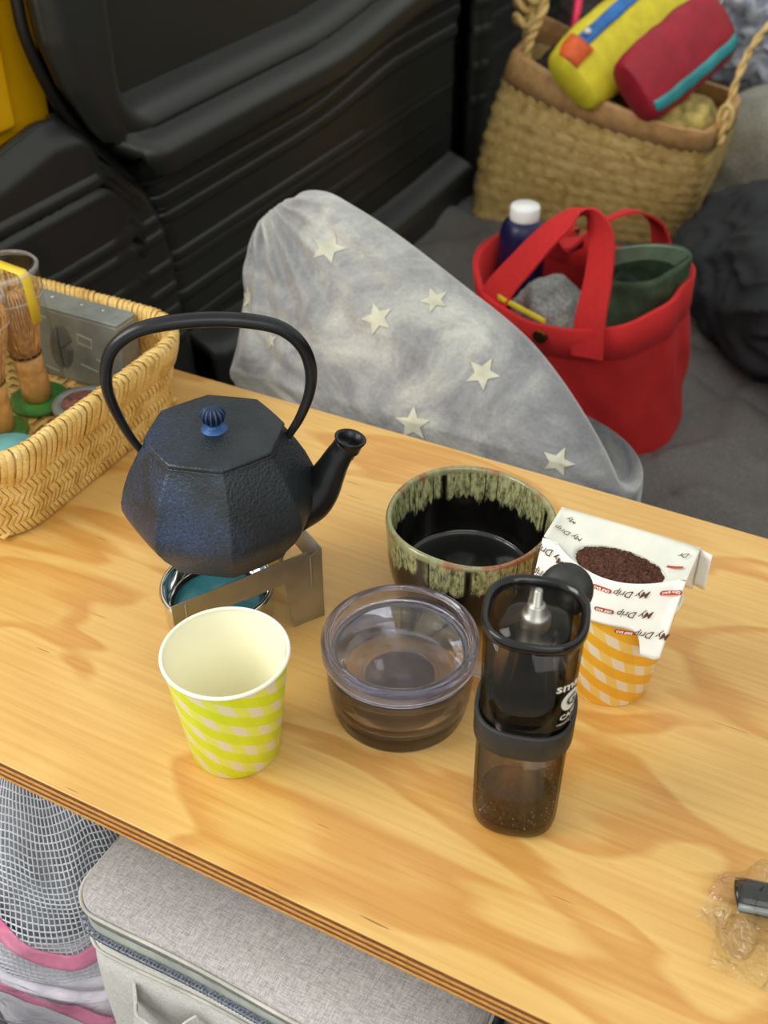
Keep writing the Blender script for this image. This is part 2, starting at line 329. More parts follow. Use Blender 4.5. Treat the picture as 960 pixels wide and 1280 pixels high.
# door pull recess lip
# quarter panel beyond the pillar gap
mb = MB()
def fq(u, v):
    y = 1.90 + u * 1.1; z = -.34 + v * .72; x = -.815
    for zc in (.20, .12, .06, .01, -.04, -.1, -.16): x += rib(z + .03 * math.sin(y * 2.2), zc, .006, .006)
    x += .02 * math.exp(-((y - 1.93) / .02) ** 2)
    return (x, y, z)
mb.grid(fq, 60, 160); structure(mb.build('wall_left', 'trimp', solid=.02, off=0))
mb = MB(); mb.box((-.885, 1.9, -.02), (.02, 2.5, .95)); structure(mb.build('trim_6', 'seal', smooth=False))
mb = MB(); mb.box((-.85, 1.86, .02), (.02, .12, .74)); structure(mb.build('trim_1', 'seal', smooth=False))
mb = MB(); mb.tube(cr([(-.818, seamY(z) - .001, z) for z in seam_z], 5), .006, 8); structure(mb.build('trim_2', 'seal'))
# lower pillar cover with ribs, in front of the yellow body
def pc_top(y): return interp([.40, .76, .833, .892, .92, .94], [.125, .146, .160, .155, .125, .09], y)
def fpc(u, v):
    yb = .35; z0 = -.30
    z = z0 + v * .4; y = yb
    for _ in range(24):
        y1 = seamY(z) - .006; y = yb + u * (y1 - yb); zt = pc_top(y) - .013; z = .6 * z + .4 * (z0 + v * (zt - z0))
    x = -.805 - .016 * (1 - sstep(0, .03, max(zt - z, 0)))
    x -= .012 * (1 - sstep(0, .018, y1 - y))
    for zc in (.074, .058): x += rib(z, zc, .004, .005)
    x += .006 * (1 - sstep(.05, .062, z))
    for zc in (.0, -.02, -.06, -.09, -.12, -.16): x += rib(z, zc, .0035, .0035)
    x -= .014 * sstep(.0, .05, .80 - y) * (1 - sstep(.02, .05, z)) * .6
    return (x, y, z)
mb = MB(); mb.grid(fpc, 120, 200); structure(mb.build('trim_3', 'trimp', solid=.012, off=0))
# yellow painted body behind the trim
mb = MB(); mb.box((-.862, .54, .14), (.02, .70, .50)); mb.build('wall_front', 'yellow_car', smooth=False, bevel=.004)['kind'] = 'structure'
mb = MB(); n = 24
mb.box((-.846, .70, .205), (.012, .26, .13)); o = mb.build('trim_4', 'yellow_car', smooth=True, bevel=.01, seg=3); structure(o)
mb = MB(); mb.lathe([(0, 0), (.007, 0), (.009, .004), (0, .004)], 20, fn=lambda a, r, z: (z, r * math.cos(a), r * math.sin(a)), c=(-.838, .808, .238)); structure(mb.build('trim_5', 'seal'))
# back of the load space
mb = MB(); mb.box((0, 3.05, .0), (1.9, .04, .9)); structure(mb.build('wall_back', 'trimp', smooth=False))
mb = MB(); mb.box((.9, 1.4, .0), (.04, 3.2, .9)); structure(mb.build('wall_right', 'trimp', smooth=False))

# bed platform and dark quilt over it
mb = MB(); mb.box((.02, 1.93, -.375), (1.62, 2.2, .15)); structure(mb.build('trim_7', 'floor', smooth=False))
def quilt_z(x, y):
    w = nz(x + 3, y * 1.0, 0, 3.2) * .018
    q = abs(math.sin((x * .55 + y * .83 + .08 * nz(x, y, 1, 5)) * PI / .085)) ** .5 * .010 + abs(math.sin((x * .83 - y * .55) * PI / .30)) ** .4 * .008
    r_ = (1 - abs(nz(x * 1.4 + 2, y * .9, 5, 9))) ** 4 * .014
    edge = .05 * sstep(.08, .0, x + .80)
    return -.303 + w + q + r_ + edge * 0
mb = MB(); mb.grid(lambda u, v: ((-.80 + 1.64 * u), .79 + 2.2 * v, quilt_z(-.80 + 1.64 * u, .79 + 2.2 * v)), 240, 300)
tag(mb.build('quilt', 'quilt', solid=.012, off=-1), 'dark charcoal quilted bedding spread across the van bed behind the table', 'bedding')

# ------------------------------------------------------------------ plywood table
TX0, TX1, TY0, TY1, TT = -.775, .42, .281, .702, .0165
t = thing('plywood_table', 'honey coloured plywood board table top with layered ply edge', 'table', (0, 0, 0))
zs = 0; th = [.0014, .0036, .0017, .0034, .0016, .0034, .0014]
for i, h in enumerate(th):
    mb = MB(); ins = 0 if i % 2 == 0 else .0005
    mb.box(((TX0 + TX1) / 2, (TY0 + TY1) / 2, zs - h / 2), (TX1 - TX0 - ins * 2, TY1 - TY0 - ins * 2, h))
    o = mb.build('top_veneer' if i == 0 else 'ply', 'wood' if i == 0 else ('ply_l' if i % 2 == 0 else 'ply_d'), t, smooth=False, bevel=.0005 if i == 0 else 0)
    if i == 0: o['label'] = 'varnished pine veneer with amber grain patches'
    zs -= h
for x, y in ((-.70, .35), (-.70, .63), (.36, .35), (.36, .63)):
    mb = MB(); mb.box((x, y, (zs - .46) / 2), (.04, .04, .46 + zs - .0)); mb.build('leg', 'ply_l', t, smooth=False, bevel=.002)

# ------------------------------------------------------------------ woven tray on the left
TR = dict(x0=-.765, x1=-.532, y0=.432, y1=.662, r=.042, h=.076, fl=.010)
def tray_pt(s, z, off=0):
    """s in 0..1 round the rounded rectangle, z height, off outward"""
    e = TR['fl'] * z / TR['h'] + off; x0, x1, y0, y1, r = TR['x0'] - e, TR['x1'] + e, TR['y0'] - e, TR['y1'] + e, TR['r'] + e
    segs = [('l', x1, y0 + r, x1, y1 - r), ('a', x1 - r, y1 - r, 0), ('l', x1 - r, y1, x0 + r, y1), ('a', x0 + r, y1 - r, 90), ('l', x0, y1 - r, x0, y0 + r), ('a', x0 + r, y0 + r, 180), ('l', x0 + r, y0, x1 - r, y0), ('a', x1 - r, y0 + r, 270)]
    L = [math.hypot(g[3] - g[1], g[4] - g[2]) if g[0] == 'l' else PI / 2 * r for g in segs]; d = (s % 1) * sum(L)
    for g, l in zip(segs, L):
        if d <= l + 1e-9:
            if g[0] == 'l':
                t = d / l; p = (g[1] + (g[3] - g[1]) * t, g[2] + (g[4] - g[2]) * t)
                dx, dy = (g[3] - g[1]) / l, (g[4] - g[2]) / l; n = (dy, -dx)
            else:
                a = R(g[3] + 90 * d / l); p = (g[1] + r * math.cos(a), g[2] + r * math.sin(a)); n = (math.cos(a), math.sin(a))
            return Vector((p[0], p[1], z)), Vector((n[0], n[1], 0))
        d -= l
    return Vector((x1, y0 + r, z)), Vector((1, 0, 0))
tx, ty = -.6485, .547
def loc(p): return Vector(p) - Vector((tx, ty, 0))
t = thing('bamboo_tray', 'woven bamboo tray basket with wrapped rim at the left end of the table', 'basket', (tx, ty, 0))
PER = .86
mb = MB(); N = 140   # thin inner wall and floor
prof = [(.003, -.003), (.003, 0), (.074, 0), (.074, -.0035)]
mb.rings([[loc(tray_pt(j / N, z, o)[0]) for j in range(N)] for z, o in ((.0035, -.0025), (.030, -.003), (.072, -.003), (.072, -.0005), (.030, -.0005), (.0015, -.0005), (.0008, -.004))], (True, True))
mb.build('basket_body', 'bamboo_in', t)
mb = MB(); rows = 6; zz0, zz1 = .002, .056; rh = (zz1 - zz0) / rows; n = 190   # herringbone weave outside
for k in range(rows):
    for i in range(n):
        s0 = (i + random.uniform(-.06, .06)) / n; lean = (.72 if k % 2 else -.72) / n * 1.7; z0 = zz0 + k * rh - .0006; z1 = z0 + rh + .0012; w = .84 / n * .5
        P = []
        for q, bul in ((0, .0002), (.25, .0013), (.75, .0013), (1, .0002)):
            for e_ in (-1, 1):
                a, nn = tray_pt(s0 + lean * (q - .5) + e_ * w, z0 + (z1 - z0) * q, bul * .35); P.append(loc(a))
            a, nn = tray_pt(s0 + lean * (q - .5), z0 + (z1 - z0) * q, bul); P.append(loc(a))
        mb.add(P, [f for q in range(3) for f in ((q * 3, q * 3 + 2, q * 3 + 5, q * 3 + 3), (q * 3 + 2, q * 3 + 1, q * 3 + 4, q * 3 + 5))])
tag(mb.build('outer_weave', 'bamboo', t), kind='stuff')
mb = MB(); n = 150; rows = 5
for k in range(rows):                                                                 # weave inside wall
    for i in range(n):
        s0 = i / n; lean = (.7 if k % 2 else -.7) / n * 1.7; z0 = .004 + k * .0104; z1 = z0 + .0108; w = .84 / n * .5; P = []
        for q in (0, .5, 1):
            for e_ in (-1, 1): P.append(loc(tray_pt(s0 + lean * (q - .5) + e_ * w, z0 + (z1 - z0) * q, -.0033)[0]))
            P.append(loc(tray_pt(s0 + lean * (q - .5), z0 + (z1 - z0) * q, -.0046)[0]))
        mb.add(P, [f for q in range(2) for f in ((q * 3, q * 3 + 2, q * 3 + 5, q * 3 + 3), (q * 3 + 2, q * 3 + 1, q * 3 + 4, q * 3 + 5))])
tag(mb.build('inner_weave', 'bamboo_in', t), kind='stuff')
mb = MB()                                                                            # woven bottom
for i in range(23):
    for j in range(22):
        x = -.105 + i * .0096; y = -.1 + j * .0096; hz = (i + j) % 4 < 2
        mb.box((x, y, .0042 + .0004 * random.random()), (.0165 if hz else .0042, .0042 if hz else .0165, .0012), Matrix.Rotation(R(45), 3, 'Z') if 0 else None)
tag(mb.build('bottom_weave', 'bamboo', t, smooth=False), kind='stuff')
mb = MB()                                                                            # rim wrapping strands over a rim roll
n = 168
for i in range(n):
    s0 = (i + random.uniform(-.1, .1)) / n; ln = .35 / n; pts = []
    for q, (zz, off) in enumerate(((.050, .0012), (.053, .003), (.064, .0046), (.073, .0046), (.0775, .002), (.079, -.002), (.077, -.006), (.070, -.0078), (.058, -.006), (.054, -.003))):
        pts.append((zz + random.uniform(-.0004, .0004), off, s0 + ln * (zz - .05) / .028))
    rings = []
    for zz, off, s in pts:
        w = .86 / n * .5
        a0, n0 = tray_pt(s - w, zz, off - .0004); am, _ = tray_pt(s, zz, off + .0009 * (1 if off > -.002 else -1)); a1, _ = tray_pt(s + w, zz, off - .0004)
        rings.append([loc(a0), loc(am), loc(a1)])
    mb.rings(rings, (False, False), closed=False)
tag(mb.build('rim_wrapping', 'bamboo', t), kind='stuff')
mb = MB(); mb.rings([[loc(tray_pt(j / N, z, o)[0]) for j in range(N)] for z, o in ((.053, .0008), (.064, .0036), (.073, .0036), (.078, -.002), (.072, -.0066), (.058, -.005), (.053, -.002))], (False, False))
mb.build('rim', 'bamboo_in', t)

# whisks in clear cases
def whisk_case(x, y, lab, seed, tilt=0, h=.128, r=.0275):
    rnd = random.Random(seed)
    c = thing('whisk_case', lab[0], 'case', (x, y, .0075), rot=(tilt, -tilt * .3, 0), group='clear whisk cases in the tray')
    mb = MB(); mb.lathe([(0, h), (r * .55, h), (r * .62, h + .0012), (r * .78, h + .0002), (r * .93, h + .001), (r, h - .003), (r, h - .022), (r * .955, h - .024), (r * .95, .002), (r * .93, 0)], 48); mb.build('case_wall', 'clear', c)
    mb = MB(); mb.lathe([(r - .002, h - .0005), (r - .0005, h + .0012), (r + .0014, h - .001), (r + .0006, h - .004)], 48); mb.lathe([(r + .0002, h - .024), (r + .001, h - .023), (r + .0002, h - .022)], 48); mb.build('case_rim', 'highlight_rim', c)
    mb = MB(); mb.lathe([(0, 0), (r * .9, 0), (r * .93, .002), (r * .9, .004), (0, .004)], 40); mb.build('green_base', 'green_card', c)
    w = thing('tea_whisk', lab[1], 'whisk', (x, y, .0125), rot=(tilt, -tilt * .3, 0), group='bamboo whisks in the tray')
    mb = MB(); rh = .0122
    mb.lathe([(0, 0), (rh, 0), (rh * 1.03, .012), (rh, .024), (rh * .96, .026), (rh * .96, .0268), (rh * 1.0, .028), (rh * .98, .043), (0, .043)], 32); mb.build('handle', 'whisk', w)
    mb = MB(); mb.lathe([(rh * 1.0, .0430), (rh * 1.06, .0436), (rh * 1.06, .0452), (rh * 1.0, .0458)], 32); mb.build('thread_binding', 'thread', w)
    mb = MB(); n = 54
    for k in range(n):
        a = 2 * PI * k / n + rnd.uniform(-.02, .02); q = rnd.uniform(.96, 1.03)
        P = [(rr * q * math.cos(a), rr * q * math.sin(a), z) for rr, z in ((rh * .97, .042), (rh * 1.12, .055), (.0185, .075), (.0232, .094), (.0238, .103), (.0215, .108), (.017, .1085))]
        mb.tube(P, [.0007, .0007, .0006, .0005, .0005, .0004, .0003], 4)
    for k in range(26):
        a = 2 * PI * k / 26; P = [(rr * math.cos(a), rr * math.sin(a), z) for rr, z in ((rh * .6, .042), (.0085, .06), (.0125, .08), (.012, .098), (.006, .104))]
        mb.tube(P, [.0007, .0006, .0005, .0005, .0003], 4)
    tag(mb.build('tines', 'whisk_t', w), kind='stuff')
    return c
c1 = whisk_case(-.641, .594, ('clear plastic whisk case fastened with yellow tape, nearer the grey metal box', 'bamboo tea whisk standing in the yellow-taped clear case'), 1, R(3))
mb = MB()   # yellow tape over the lid and down the side
h_, r_ = .128, .0275
pts = [(-.028, 0, .10), (-.0287, 0, .125), (-.0245, 0, .1305), (-.01, 0, .1302), (.01, 0, .1302), (.0245, 0, .1305), (.0288, 0, .126), (.0286, 0, .112), (.0282, 0, .086)]
Rz = Matrix.Rotation(R(-8), 3, 'Z')
mb.rings([[Rz @ Vector((x, y_, z)) for y_ in (-.0045, 0, .0045)] for x, _, z in pts], (False, False), closed=False)
mb.build('yellow_tape', 'tape', c1, solid=.0004)
whisk_case(-.636, .541, ('clear plastic whisk case cut by the left edge of the photo', 'bamboo tea whisk in the clear case at the left edge of the photo'), 2, R(-1), .124, .0248)

# pewter coloured metal box with an embossed bean
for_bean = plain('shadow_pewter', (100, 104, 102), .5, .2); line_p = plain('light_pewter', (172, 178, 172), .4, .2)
t = thing('metal_box', 'grey metal box embossed with a coffee bean standing in the tray', 'box', (-.640, .648, .0058), rz=R(0))
mb = MB(); mb.box((0, 0, .034), (.124, .026, .068)); mb.build('box_body', 'pewter', t, bevel=.0025, seg=3)
mb = MB(); mb.box((0, 0, .069), (.124, .0262, .003)); mb.build('lid', 'pewter', t, bevel=.001)
for k in (-.045, -.02, .012, .035):
    mb = MB(); mb.lathe([(0, .0716), (.0016, .0714), (.002, .0705)], 12, c=(k, .004, 0)); mb.build('rivet', 'steel', t)
def boxface(x, z): return (x, -.0134, z + .033)
mb = MB()
for sg in (-1, 1):                                                                       # bean: two lobes
    mb.grid(lambda u, v: (lambda a, q: (-.004 + q * .0125 * math.cos(a) * (1 if 1 else 0) * abs(1) + (.0012 * sg), -.0130 - .0022 * math.sqrt(max(0, 1 - q * q)), .033 + q * .021 * math.sin(a) + (q * math.cos(a)) * .006))((sg > 0 and -PI / 2 + u * PI) or (PI / 2 + u * PI), v), 20, 6)
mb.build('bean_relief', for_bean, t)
for cx, cz, w, h in ((.024, .046, .016, .010), (.040, .030, .012, .0012), (.024, .020, .018, .0012), (-.022, .060, .014, .0012), (-.02, .008, .016, .0012), (-.034, .044, .010, .0012)):
    q = .0013 if h > .002 else 0; rr = Matrix.Rotation(R(10), 3, 'Y'); mb = MB(); rg = []
    for off in ((0, 0), (q, 0)) if q else ((0, 0),):
        e = off[0]; rg.append([Vector((cx, -.0128, cz)) + rr @ Vector((x * (w / 2 - e), -.0009, z * (h / 2 - e))) for x, z in ((-1, -1), (1, -1), (1, 1), (-1, 1))])
    if q: mb.rings(rg + [[p + Vector((0, .002, 0)) for p in r_] for r_ in rg[::-1]] + [rg[0]], (False, False))
    else: mb.rings([rg[0], [p + Vector((0, .002, 0)) for p in rg[0]]])
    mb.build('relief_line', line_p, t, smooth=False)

# round tins
t = thing('round_tin', 'low round grey tin with a maroon label lying in the tray', 'tin', (-.588, .592, .0058))
mb = MB(); mb.lathe([(0, 0), (.024, 0), (.0255, .002), (.0255, .013), (.0262, .0135), (.0262, .017), (.0245, .0185), (.019, .0185), (.0185, .0175), (0, .0175)], 56); mb.build('tin_body', 'pewter', t)
mb = MB(); mb.lathe([(0, .0182), (.0175, .0182), (.018, .0178)], 48); mb.build('label_disc', 'maroon', t)
t = thing('glass_jar', 'small clear jar with a pale teal lid in the near corner of the tray', 'jar', (-.582, .495, .0058))
mb = MB(); mb.lathe([(0, 0), (.026, 0), (.028, .003), (.028, .024), (.0292, .0255), (.0292, .030), (.0275, .0315)], 56); mb.build('jar_wall', 'clear', t)
mb = MB(); mb.lathe([(0, .029), (.0252, .029), (.0258, .0275), (.0258, .025), (0, .025)], 48); mb.build('teal_lid', 'teal', t)

# ------------------------------------------------------------------ kettle on its stove
KX, KY = -.354, .460
t = thing('folding_stove', 'small folding steel plate stove standing under the kettle', 'stove', (KX, KY, 0))
def stove_pt(a, z, b=0): return Vector((-.348 + .521 * a - .854 * b - KX, .390 + .854 * a + .52 * b - KY, z))
L = .1055
def plate(outline, b=0, thk=.0009, ab=None):
    mb = MB(); f = ab or (lambda a, z, k: stove_pt(a, z, b + k))
    mb.rings([[f(a, z, k) for a, z in outline] for k in (0, thk)]); return mb
front = [(0, 0), (0, .0575), (L - .011, .0605), (L - .0095, .0560), (L - .001, .0600), (L, 0), (L - .0235, 0), (L - .0285, .0405), (.022, .0405), (.0165, 0)]
plate(front).build('front_plate', 'steel', t, smooth=False, bevel=.0003)
back = [(.040, 0), (.040, .059), (L, .059), (L, 0), (L - .018, 0), (L - .022, .040), (.056, .040), (.052, 0)]
plate(back, .083).build('back_plate', 'steel', t, smooth=False)
for a0, nm in ((L - .001, 'side_plate'),):
    plate([(0.0006, 0), (0.0006, .059), (.0824, .059), (.0824, 0), (.062, 0), (.055, .036), (.028, .036), (.021, 0)], 0, .0009, lambda a, z, k, a0=a0: stove_pt(a0 + k, z, a)).build(nm, 'steel', t, smooth=False)
for a0 in (.009, L - .009):
    mb = MB(); mb.box(tuple(stove_pt(a0, .043, -.0006)), (.0013, .0013, .026), None); mb.build('fold_seam', 'steel', t, smooth=False)
for b0 in (.028, .056):
    mb = MB(); mb.tube([stove_pt(.0525 - .0 , .0590, b0), stove_pt(L, .0590, b0)], .0009, 6); mb.build('pot_support', 'steel', t)
tc = stove_pt(.046, 0, .040)
t = thing('fuel_tin', 'shiny open silver fuel tin inside the folding stove', 'tin', (KX + tc.x, KY + tc.y, 0))
mb = MB(); mb.lathe([(0, .0), (.035, 0), (.0368, .002), (.0372, .020), (.0382, .0225), (.0388, .0245), (.0380, .0262), (.0362, .0262), (.0352, .0245), (.0348, .012), (.032, .0105), (.0, .010)], 72); mb.build('tin_body', 'chrome', t)
mb = MB(); mb.lathe([(0, .0125), (.027, .0125), (.030, .0115), (.0305, .0107)], 48); mb.build('fuel_reflection', plain('teal_reflection', (58, 122, 132), .2), t)  # fuel disc coloured teal to paint the reflection inside the tin

t = thing('iron_kettle', 'dark blue-black cast iron octagonal kettle with arched handle', 'kettle', (KX, KY, .0603))
def octo(r, z, sub=4):
    V = [Vector((r * math.cos(R(-5 + 45 * k)), r * math.sin(R(-5 + 45 * k)), z)) for k in range(8)]; out = []
    for k in range(8):
        for j in range(sub):
            p = V[k].lerp(V[(k + 1) % 8], j / sub); q = j / sub; bul = 1 + .012 * 4 * q * (1 - q); out.append(Vector((p.x * bul, p.y * bul, z)))
    return out
mb = MB()
prof = [(0.001, 0), (.036, 0), (.040, .0008), (.0468, .0035), (.0482, .0065), (.0490, .0085), (.0565, .0185), (.0615, .0275), (.0632, .0335), (.0628, .0390), (.0600, .0490), (.0555, .0600), (.0500, .0700), (.0452, .0775), (.0436, .0798), (.0432, .0812), (.041, .0812)]
mb.rings([octo(r, z) for r, z in prof], (True, True)); mb.build('kettle_body', 'iron', t, smooth=True, bevel=.0012, seg=2)
mb = MB(); mb.rings([octo(r, z) for r, z in ((.0425, .0806), (.0432, .0812), (.0432, .0830), (.0422, .0838), (.038, .0842), (.012, .0850), (.001, .0852))], (True, True))
o = mb.build('lid', 'iron', t, smooth=True, bevel=.0005)
mb = MB()
mb.lathe([(.0085, .0845), (.0078, .0860), (.0050, .0868), (.0038, .0880), (.0040, .0892), (.0068, .0912), (.0080, .0945), (.0076, .0975), (.0052, .1000), (.0022, .1010), (.0, .1012)], 96, fn=lambda a, r, z: ((r - (.0007 * r / .008 * (1 + math.cos(a * 14)) if z > .0885 else 0)) * math.cos(a), (r - (.0007 * r / .008 * (1 + math.cos(a * 14)) if z > .0885 else 0)) * math.sin(a), z))
def m_knob():
    q = NT('blue_iron_knob'); v = q.coord(); x, y, z = q.sep(v)[:3]; th = q.math('ARCTAN2', y, x)
    g = q.math('COSINE', q.math('MULTIPLY', th, 14)); low = q.math('MULTIPLY', q.math('SUBTRACT', .0895, z), 400, clamp=True)
    m = q.math('MAXIMUM', q.math('MULTIPLY', g, -.6), low); q.set(q.mix(q.ramp(m, [(0, (0, 0, 0)), (.7, (255, 255, 255))]), lin((26, 30, 40)), lin((44, 84, 140))), .45, .3); return q.m
mb.build('lid_knob', m_knob(), t)
hd = Vector((math.cos(R(34.9)), math.sin(R(34.9)), 0))
def hp(s, z): return Vector((hd.x * s, hd.y * s, z - .0603))
mb = MB(); pts = [(140, -.0425, .1285), (1, -.0485, .139), (1, -.0545, .155), (1, -.0590, .175), (1, -.0580, .191), (1, -.0520, .205), (1, -.038, .2150), (1, -.018, .2190), (1, .006, .2195), (1, .028, .2165), (1, .045, .2105), (1, .0560, .1985), (1, .0605, .183), (1, .0590, .166), (1, .0525, .149), (1, .0455, .137), (1, .0425, .1290)]
P = cr([hp(a, b) for _, a, b in pts], 6); n = len(P)
rad = [interp([0, .08, .25, .45, .55, .75, .92, 1], [.0024, .0029, .0044, .0050, .0050, .0044, .0029, .0024], i / (n - 1)) for i in range(n)]
mb.tube(P, rad, 14, flat=.88, up=hd); mb.build('handle', 'iron_plain', t)
for s in (-1, 1):
    mb = MB(); mb.lathe([(0, -.004), (.0052, -.004), (.0056, -.001), (.005, .003), (.0035, .0055), (.0, .006)], 20, c=tuple(hp(s * .0430, .1300))); mb.build('handle_lug', 'iron', t)
sp = Vector((math.cos(R(33)), math.sin(R(33)), 0))
def spp(s, z): return sp * s + Vector((0, 0, z))
P = cr([spp(.0440, .0200), spp(.0555, .0265), spp(.0635, .0360), spp(.0690, .0470), spp(.0740, .0570), spp(.0790, .0655), spp(.0815, .0705)], 5); n = len(P)
rad = [interp([0, .2, .4, .6, .8, .93, 1], [.0165, .0150, .0118, .0094, .0080, .0078, .0078], i / (n - 1)) for i in range(n)]
mb = MB(); mb.tube(P[:-2], rad[:-2], 20, up=sp, flat=1.0, caps=(True, True)); mb.build('spout', 'iron_plain', t)
d = (sp * .22 + Vector((0, 0, 1))).normalized(); q = P[-1] + sp * .0012; sideV = d.cross(Vector((0, 0, 1))).normalized(); upv = sideV.cross(d)
mb = MB(); mb.rings([[q + d * dz + (sideV * math.cos(a) + upv * math.sin(a)) * r for a in (2 * PI * k / 20 for k in range(20))] for r, dz in ((.0074, -.007), (.0084, -.002), (.0100, .0012), (.0102, .0024), (.0094, .0030), (.0078, .0020), (.0062, -.003), (.0050, -.012), (.001, -.013))], (False, True)); mb.build('spout_lip', 'iron_plain', t)

# ------------------------------------------------------------------ paper cups
def paper_cup(x, y, label, mat, rz):
    c = thing('paper_cup', label, 'cup', (x, y, 0.0), rz=rz, group='gingham paper cups')
    H = .078
    mb = MB(); mb.lathe([(.0255, .0006), (.0262, 0), (.0266, .0006), (.0356, H - .0012)], 72); mb.lathe([(.0255, .0006), (.0248, .004), (.001, .004)], 48); mb.build('cup_wall', mat, c)
    mb = MB(); mb.lathe([(.001, .0055), (.0250, .0055), (.0256, .0065), (.0346, H - .001), (.0356, H)], 72); mb.build('liner', 'cream', c)
    mb = MB(); mb.lathe([(.0356 + .0012 * math.cos(a), H - .0004 + .0013 * math.sin(a)) for a in [2 * PI * k / 10 for k in range(11)]], 80); mb.build('rolled_rim', 'cup_rim', c)
    mb = MB(); a = R(38) - rz
    mb.rings([[Vector(((r - .0002) * math.cos(a + da), (r - .0002) * math.sin(a + da), z)) for da in (-.05, 0.0, .05)] + [Vector(((r - .0008) * math.cos(a), (r - .0008) * math.sin(a), z))] for r, z in ((.0256, .008), (.0345, H - .002))], (True, True)); mb.build('seam', 'cream', c)
    return c
paper_cup(-.2845, .357, 'empty paper cup with lime yellow and white gingham print', 'ging_l', 0)
paper_cup(-.1045, .513, 'paper cup with amber and white gingham print under the drip bag', 'ging_o', R(25))

# ------------------------------------------------------------------ clear canister
t = thing('clear_canister', 'round clear acrylic canister with lid beside the lime paper cup', 'canister', (-.2115, .431, 0))
mb = MB(); mb.lathe([(0, .0), (.0385, 0), (.0406, .0015), (.0416, .005), (.0418, .0075), (.0424, .0085), (.0430, .014), (.0432, .0155), (.0438, .0165), (.0444, .026), (.0450, .040), (.0452, .0455), (.0415, .0455), (.0400, .034), (.0385, .0200), (.0350, .0115), (.028, .0085), (0, .0080)], 96); mb.build('canister_body', 'canister', t)
mb = MB(); mb.lathe([(0, .0500), (.0400, .0500), (.0410, .0506), (.0413, .0570), (.0418, .0582), (.0426, .0584), (.0430, .0574), (.0436, .0574), (.0441, .0590), (.0452, .0594), (.0458, .0584), (.0464, .0584), (.0470, .0580), (.0475, .0565), (.0474, .0490), (.0466, .0465), (.0456, .0465), (.0452, .0470), (.0412, .0470), (.0405, .0460), (.0400, .0440), (.0385, .0440), (.0375, .0475), (0, .0475)], 96); mb.build('lid', 'canister', t)
mb = MB(); mb.tube([(.0405 * math.cos(a), .0405 * math.sin(a), .0450) for a in [2 * PI * k / 48 for k in range(49)]], .0009, 6, caps=(False, False)); mb.build('seal_ring', plain('seal_ring_silicone', (120, 124, 126), .5), t)
mb = MB(); mb.box((.0500, .006, .047), (.008, .010, .003)); mb.build('lid_tab', 'canister', t, bevel=.001)

# ------------------------------------------------------------------ tea bowl
t = thing('tea_bowl', 'black glazed tea bowl with mottled green drip glaze round the rim', 'bowl', (-.216, .5425, 0))
def bowl_r(a, r, z):
    w = 1 + .012 * math.sin(2 * a + .6) + .006 * math.sin(5 * a); zz = z + .0012 * math.sin(3 * a + 1) * (z / .07)
    return (r * w * math.cos(a), r * w * math.sin(a), zz)
prof = [(0, .003), (.020, .003), (.021, 0), (.025, 0), (.026, .004), (.036, .007), (.0455, .013), (.0510, .023), (.0535, .036), (.0545, .050), (.0552, .062), (.0556, .0685), (.0548, .0712), (.0530, .0718), (.0514, .0705), (.0506, .066), (.0498, .052), (.0488, .038), (.0470, .0275), (.0452, .0225), (.0436, .0212), (.0415, .0203), (.03, .0190), (.012, .0186), (0, .0188)]
PP = [(p.x, p.z) for p in cr([(r, 0, z) for r, z in prof], 4)]
mb = MB(); mb.lathe(PP, 120, fn=bowl_r); mb.build('bowl_body', 'glaze', t)

# ------------------------------------------------------------------ coffee grinder
GX, GY = -.1185, .392
t = thing('coffee_grinder', 'tall smoked plastic coffee grinder with a dark rubber band', 'grinder', (GX, GY, 0))
def sq(a, r, z, e=3.0, rot=R(15)):
    c, s = math.cos(a - rot), math.sin(a - rot); k = (abs(c) ** e + abs(s) ** e) ** (-1 / e)
    return (r * k * math.cos(a), r * k * math.sin(a), z)
def shell(prof, e=2.7, n=96): mb = MB(); mb.lathe(prof, n, fn=lambda a, r, z: sq(a, r, z, e)); return mb
shell([(.001, .001), (.0215, .001), (.0232, .0025), (.0238, .006), (.0245, .07), (.0231, .07), (.0223, .008), (.0200, .0045), (.001, .0042)]).build('grounds_chamber', 'smoke', t)
shell([(.0244, .0715), (.0258, .0695), (.0264, .0705), (.0266, .0860), (.0260, .0872), (.0244, .0868)]).build('rubber_band', 'rubber', t)
shell([(.0240, .086), (.0250, .1475), (.0236, .1475), (.0226, .086)]).build('hopper_wall', 'smoke', t)
shell([(.0236, .1465), (.0256, .1455), (.0264, .1475), (.0262, .1505), (.0252, .1518), (.0238, .1514), (.0224, .1495), (.0218, .1480), (.0220, .1465), (.0236, .1455)]).build('lid_rim', 'gloss_blk', t)
shell([(.001, .1482), (.0222, .1482), (.0222, .1474), (.001, .1474)]).build('lid_window', 'smoke', t)
mb = MB(); mb.lathe([(.001, .079), (.010, .080), (.0135, .086), (.0175, .104), (.0180, .126), (.0165, .1262), (.0150, .104), (.010, .088), (.001, .086)], 48, fn=lambda a, r, z: sq(a, r, z, 2.6)); mb.build('burr_housing', 'smoke_d', t)
mb = MB(); mb.lathe([(0, .086), (.0052, .086), (.0058, .100), (.0072, .128), (.0066, .140), (0, .140)], 28); mb.build('drive_sleeve', 'gloss_blk', t)
mb = MB(); mb.lathe([(.0068, .1405), (.0075, .142), (.0075, .1475), (.0066, .1495), (.0048, .1505), (.0045, .1545), (.0034, .1552), (.0024, .1556), (.0021, .1640), (.0010, .1645), (0, .1645)], 24); mb.build('drive_shaft', 'steel', t)
mb = MB(); rn = random.Random(4)
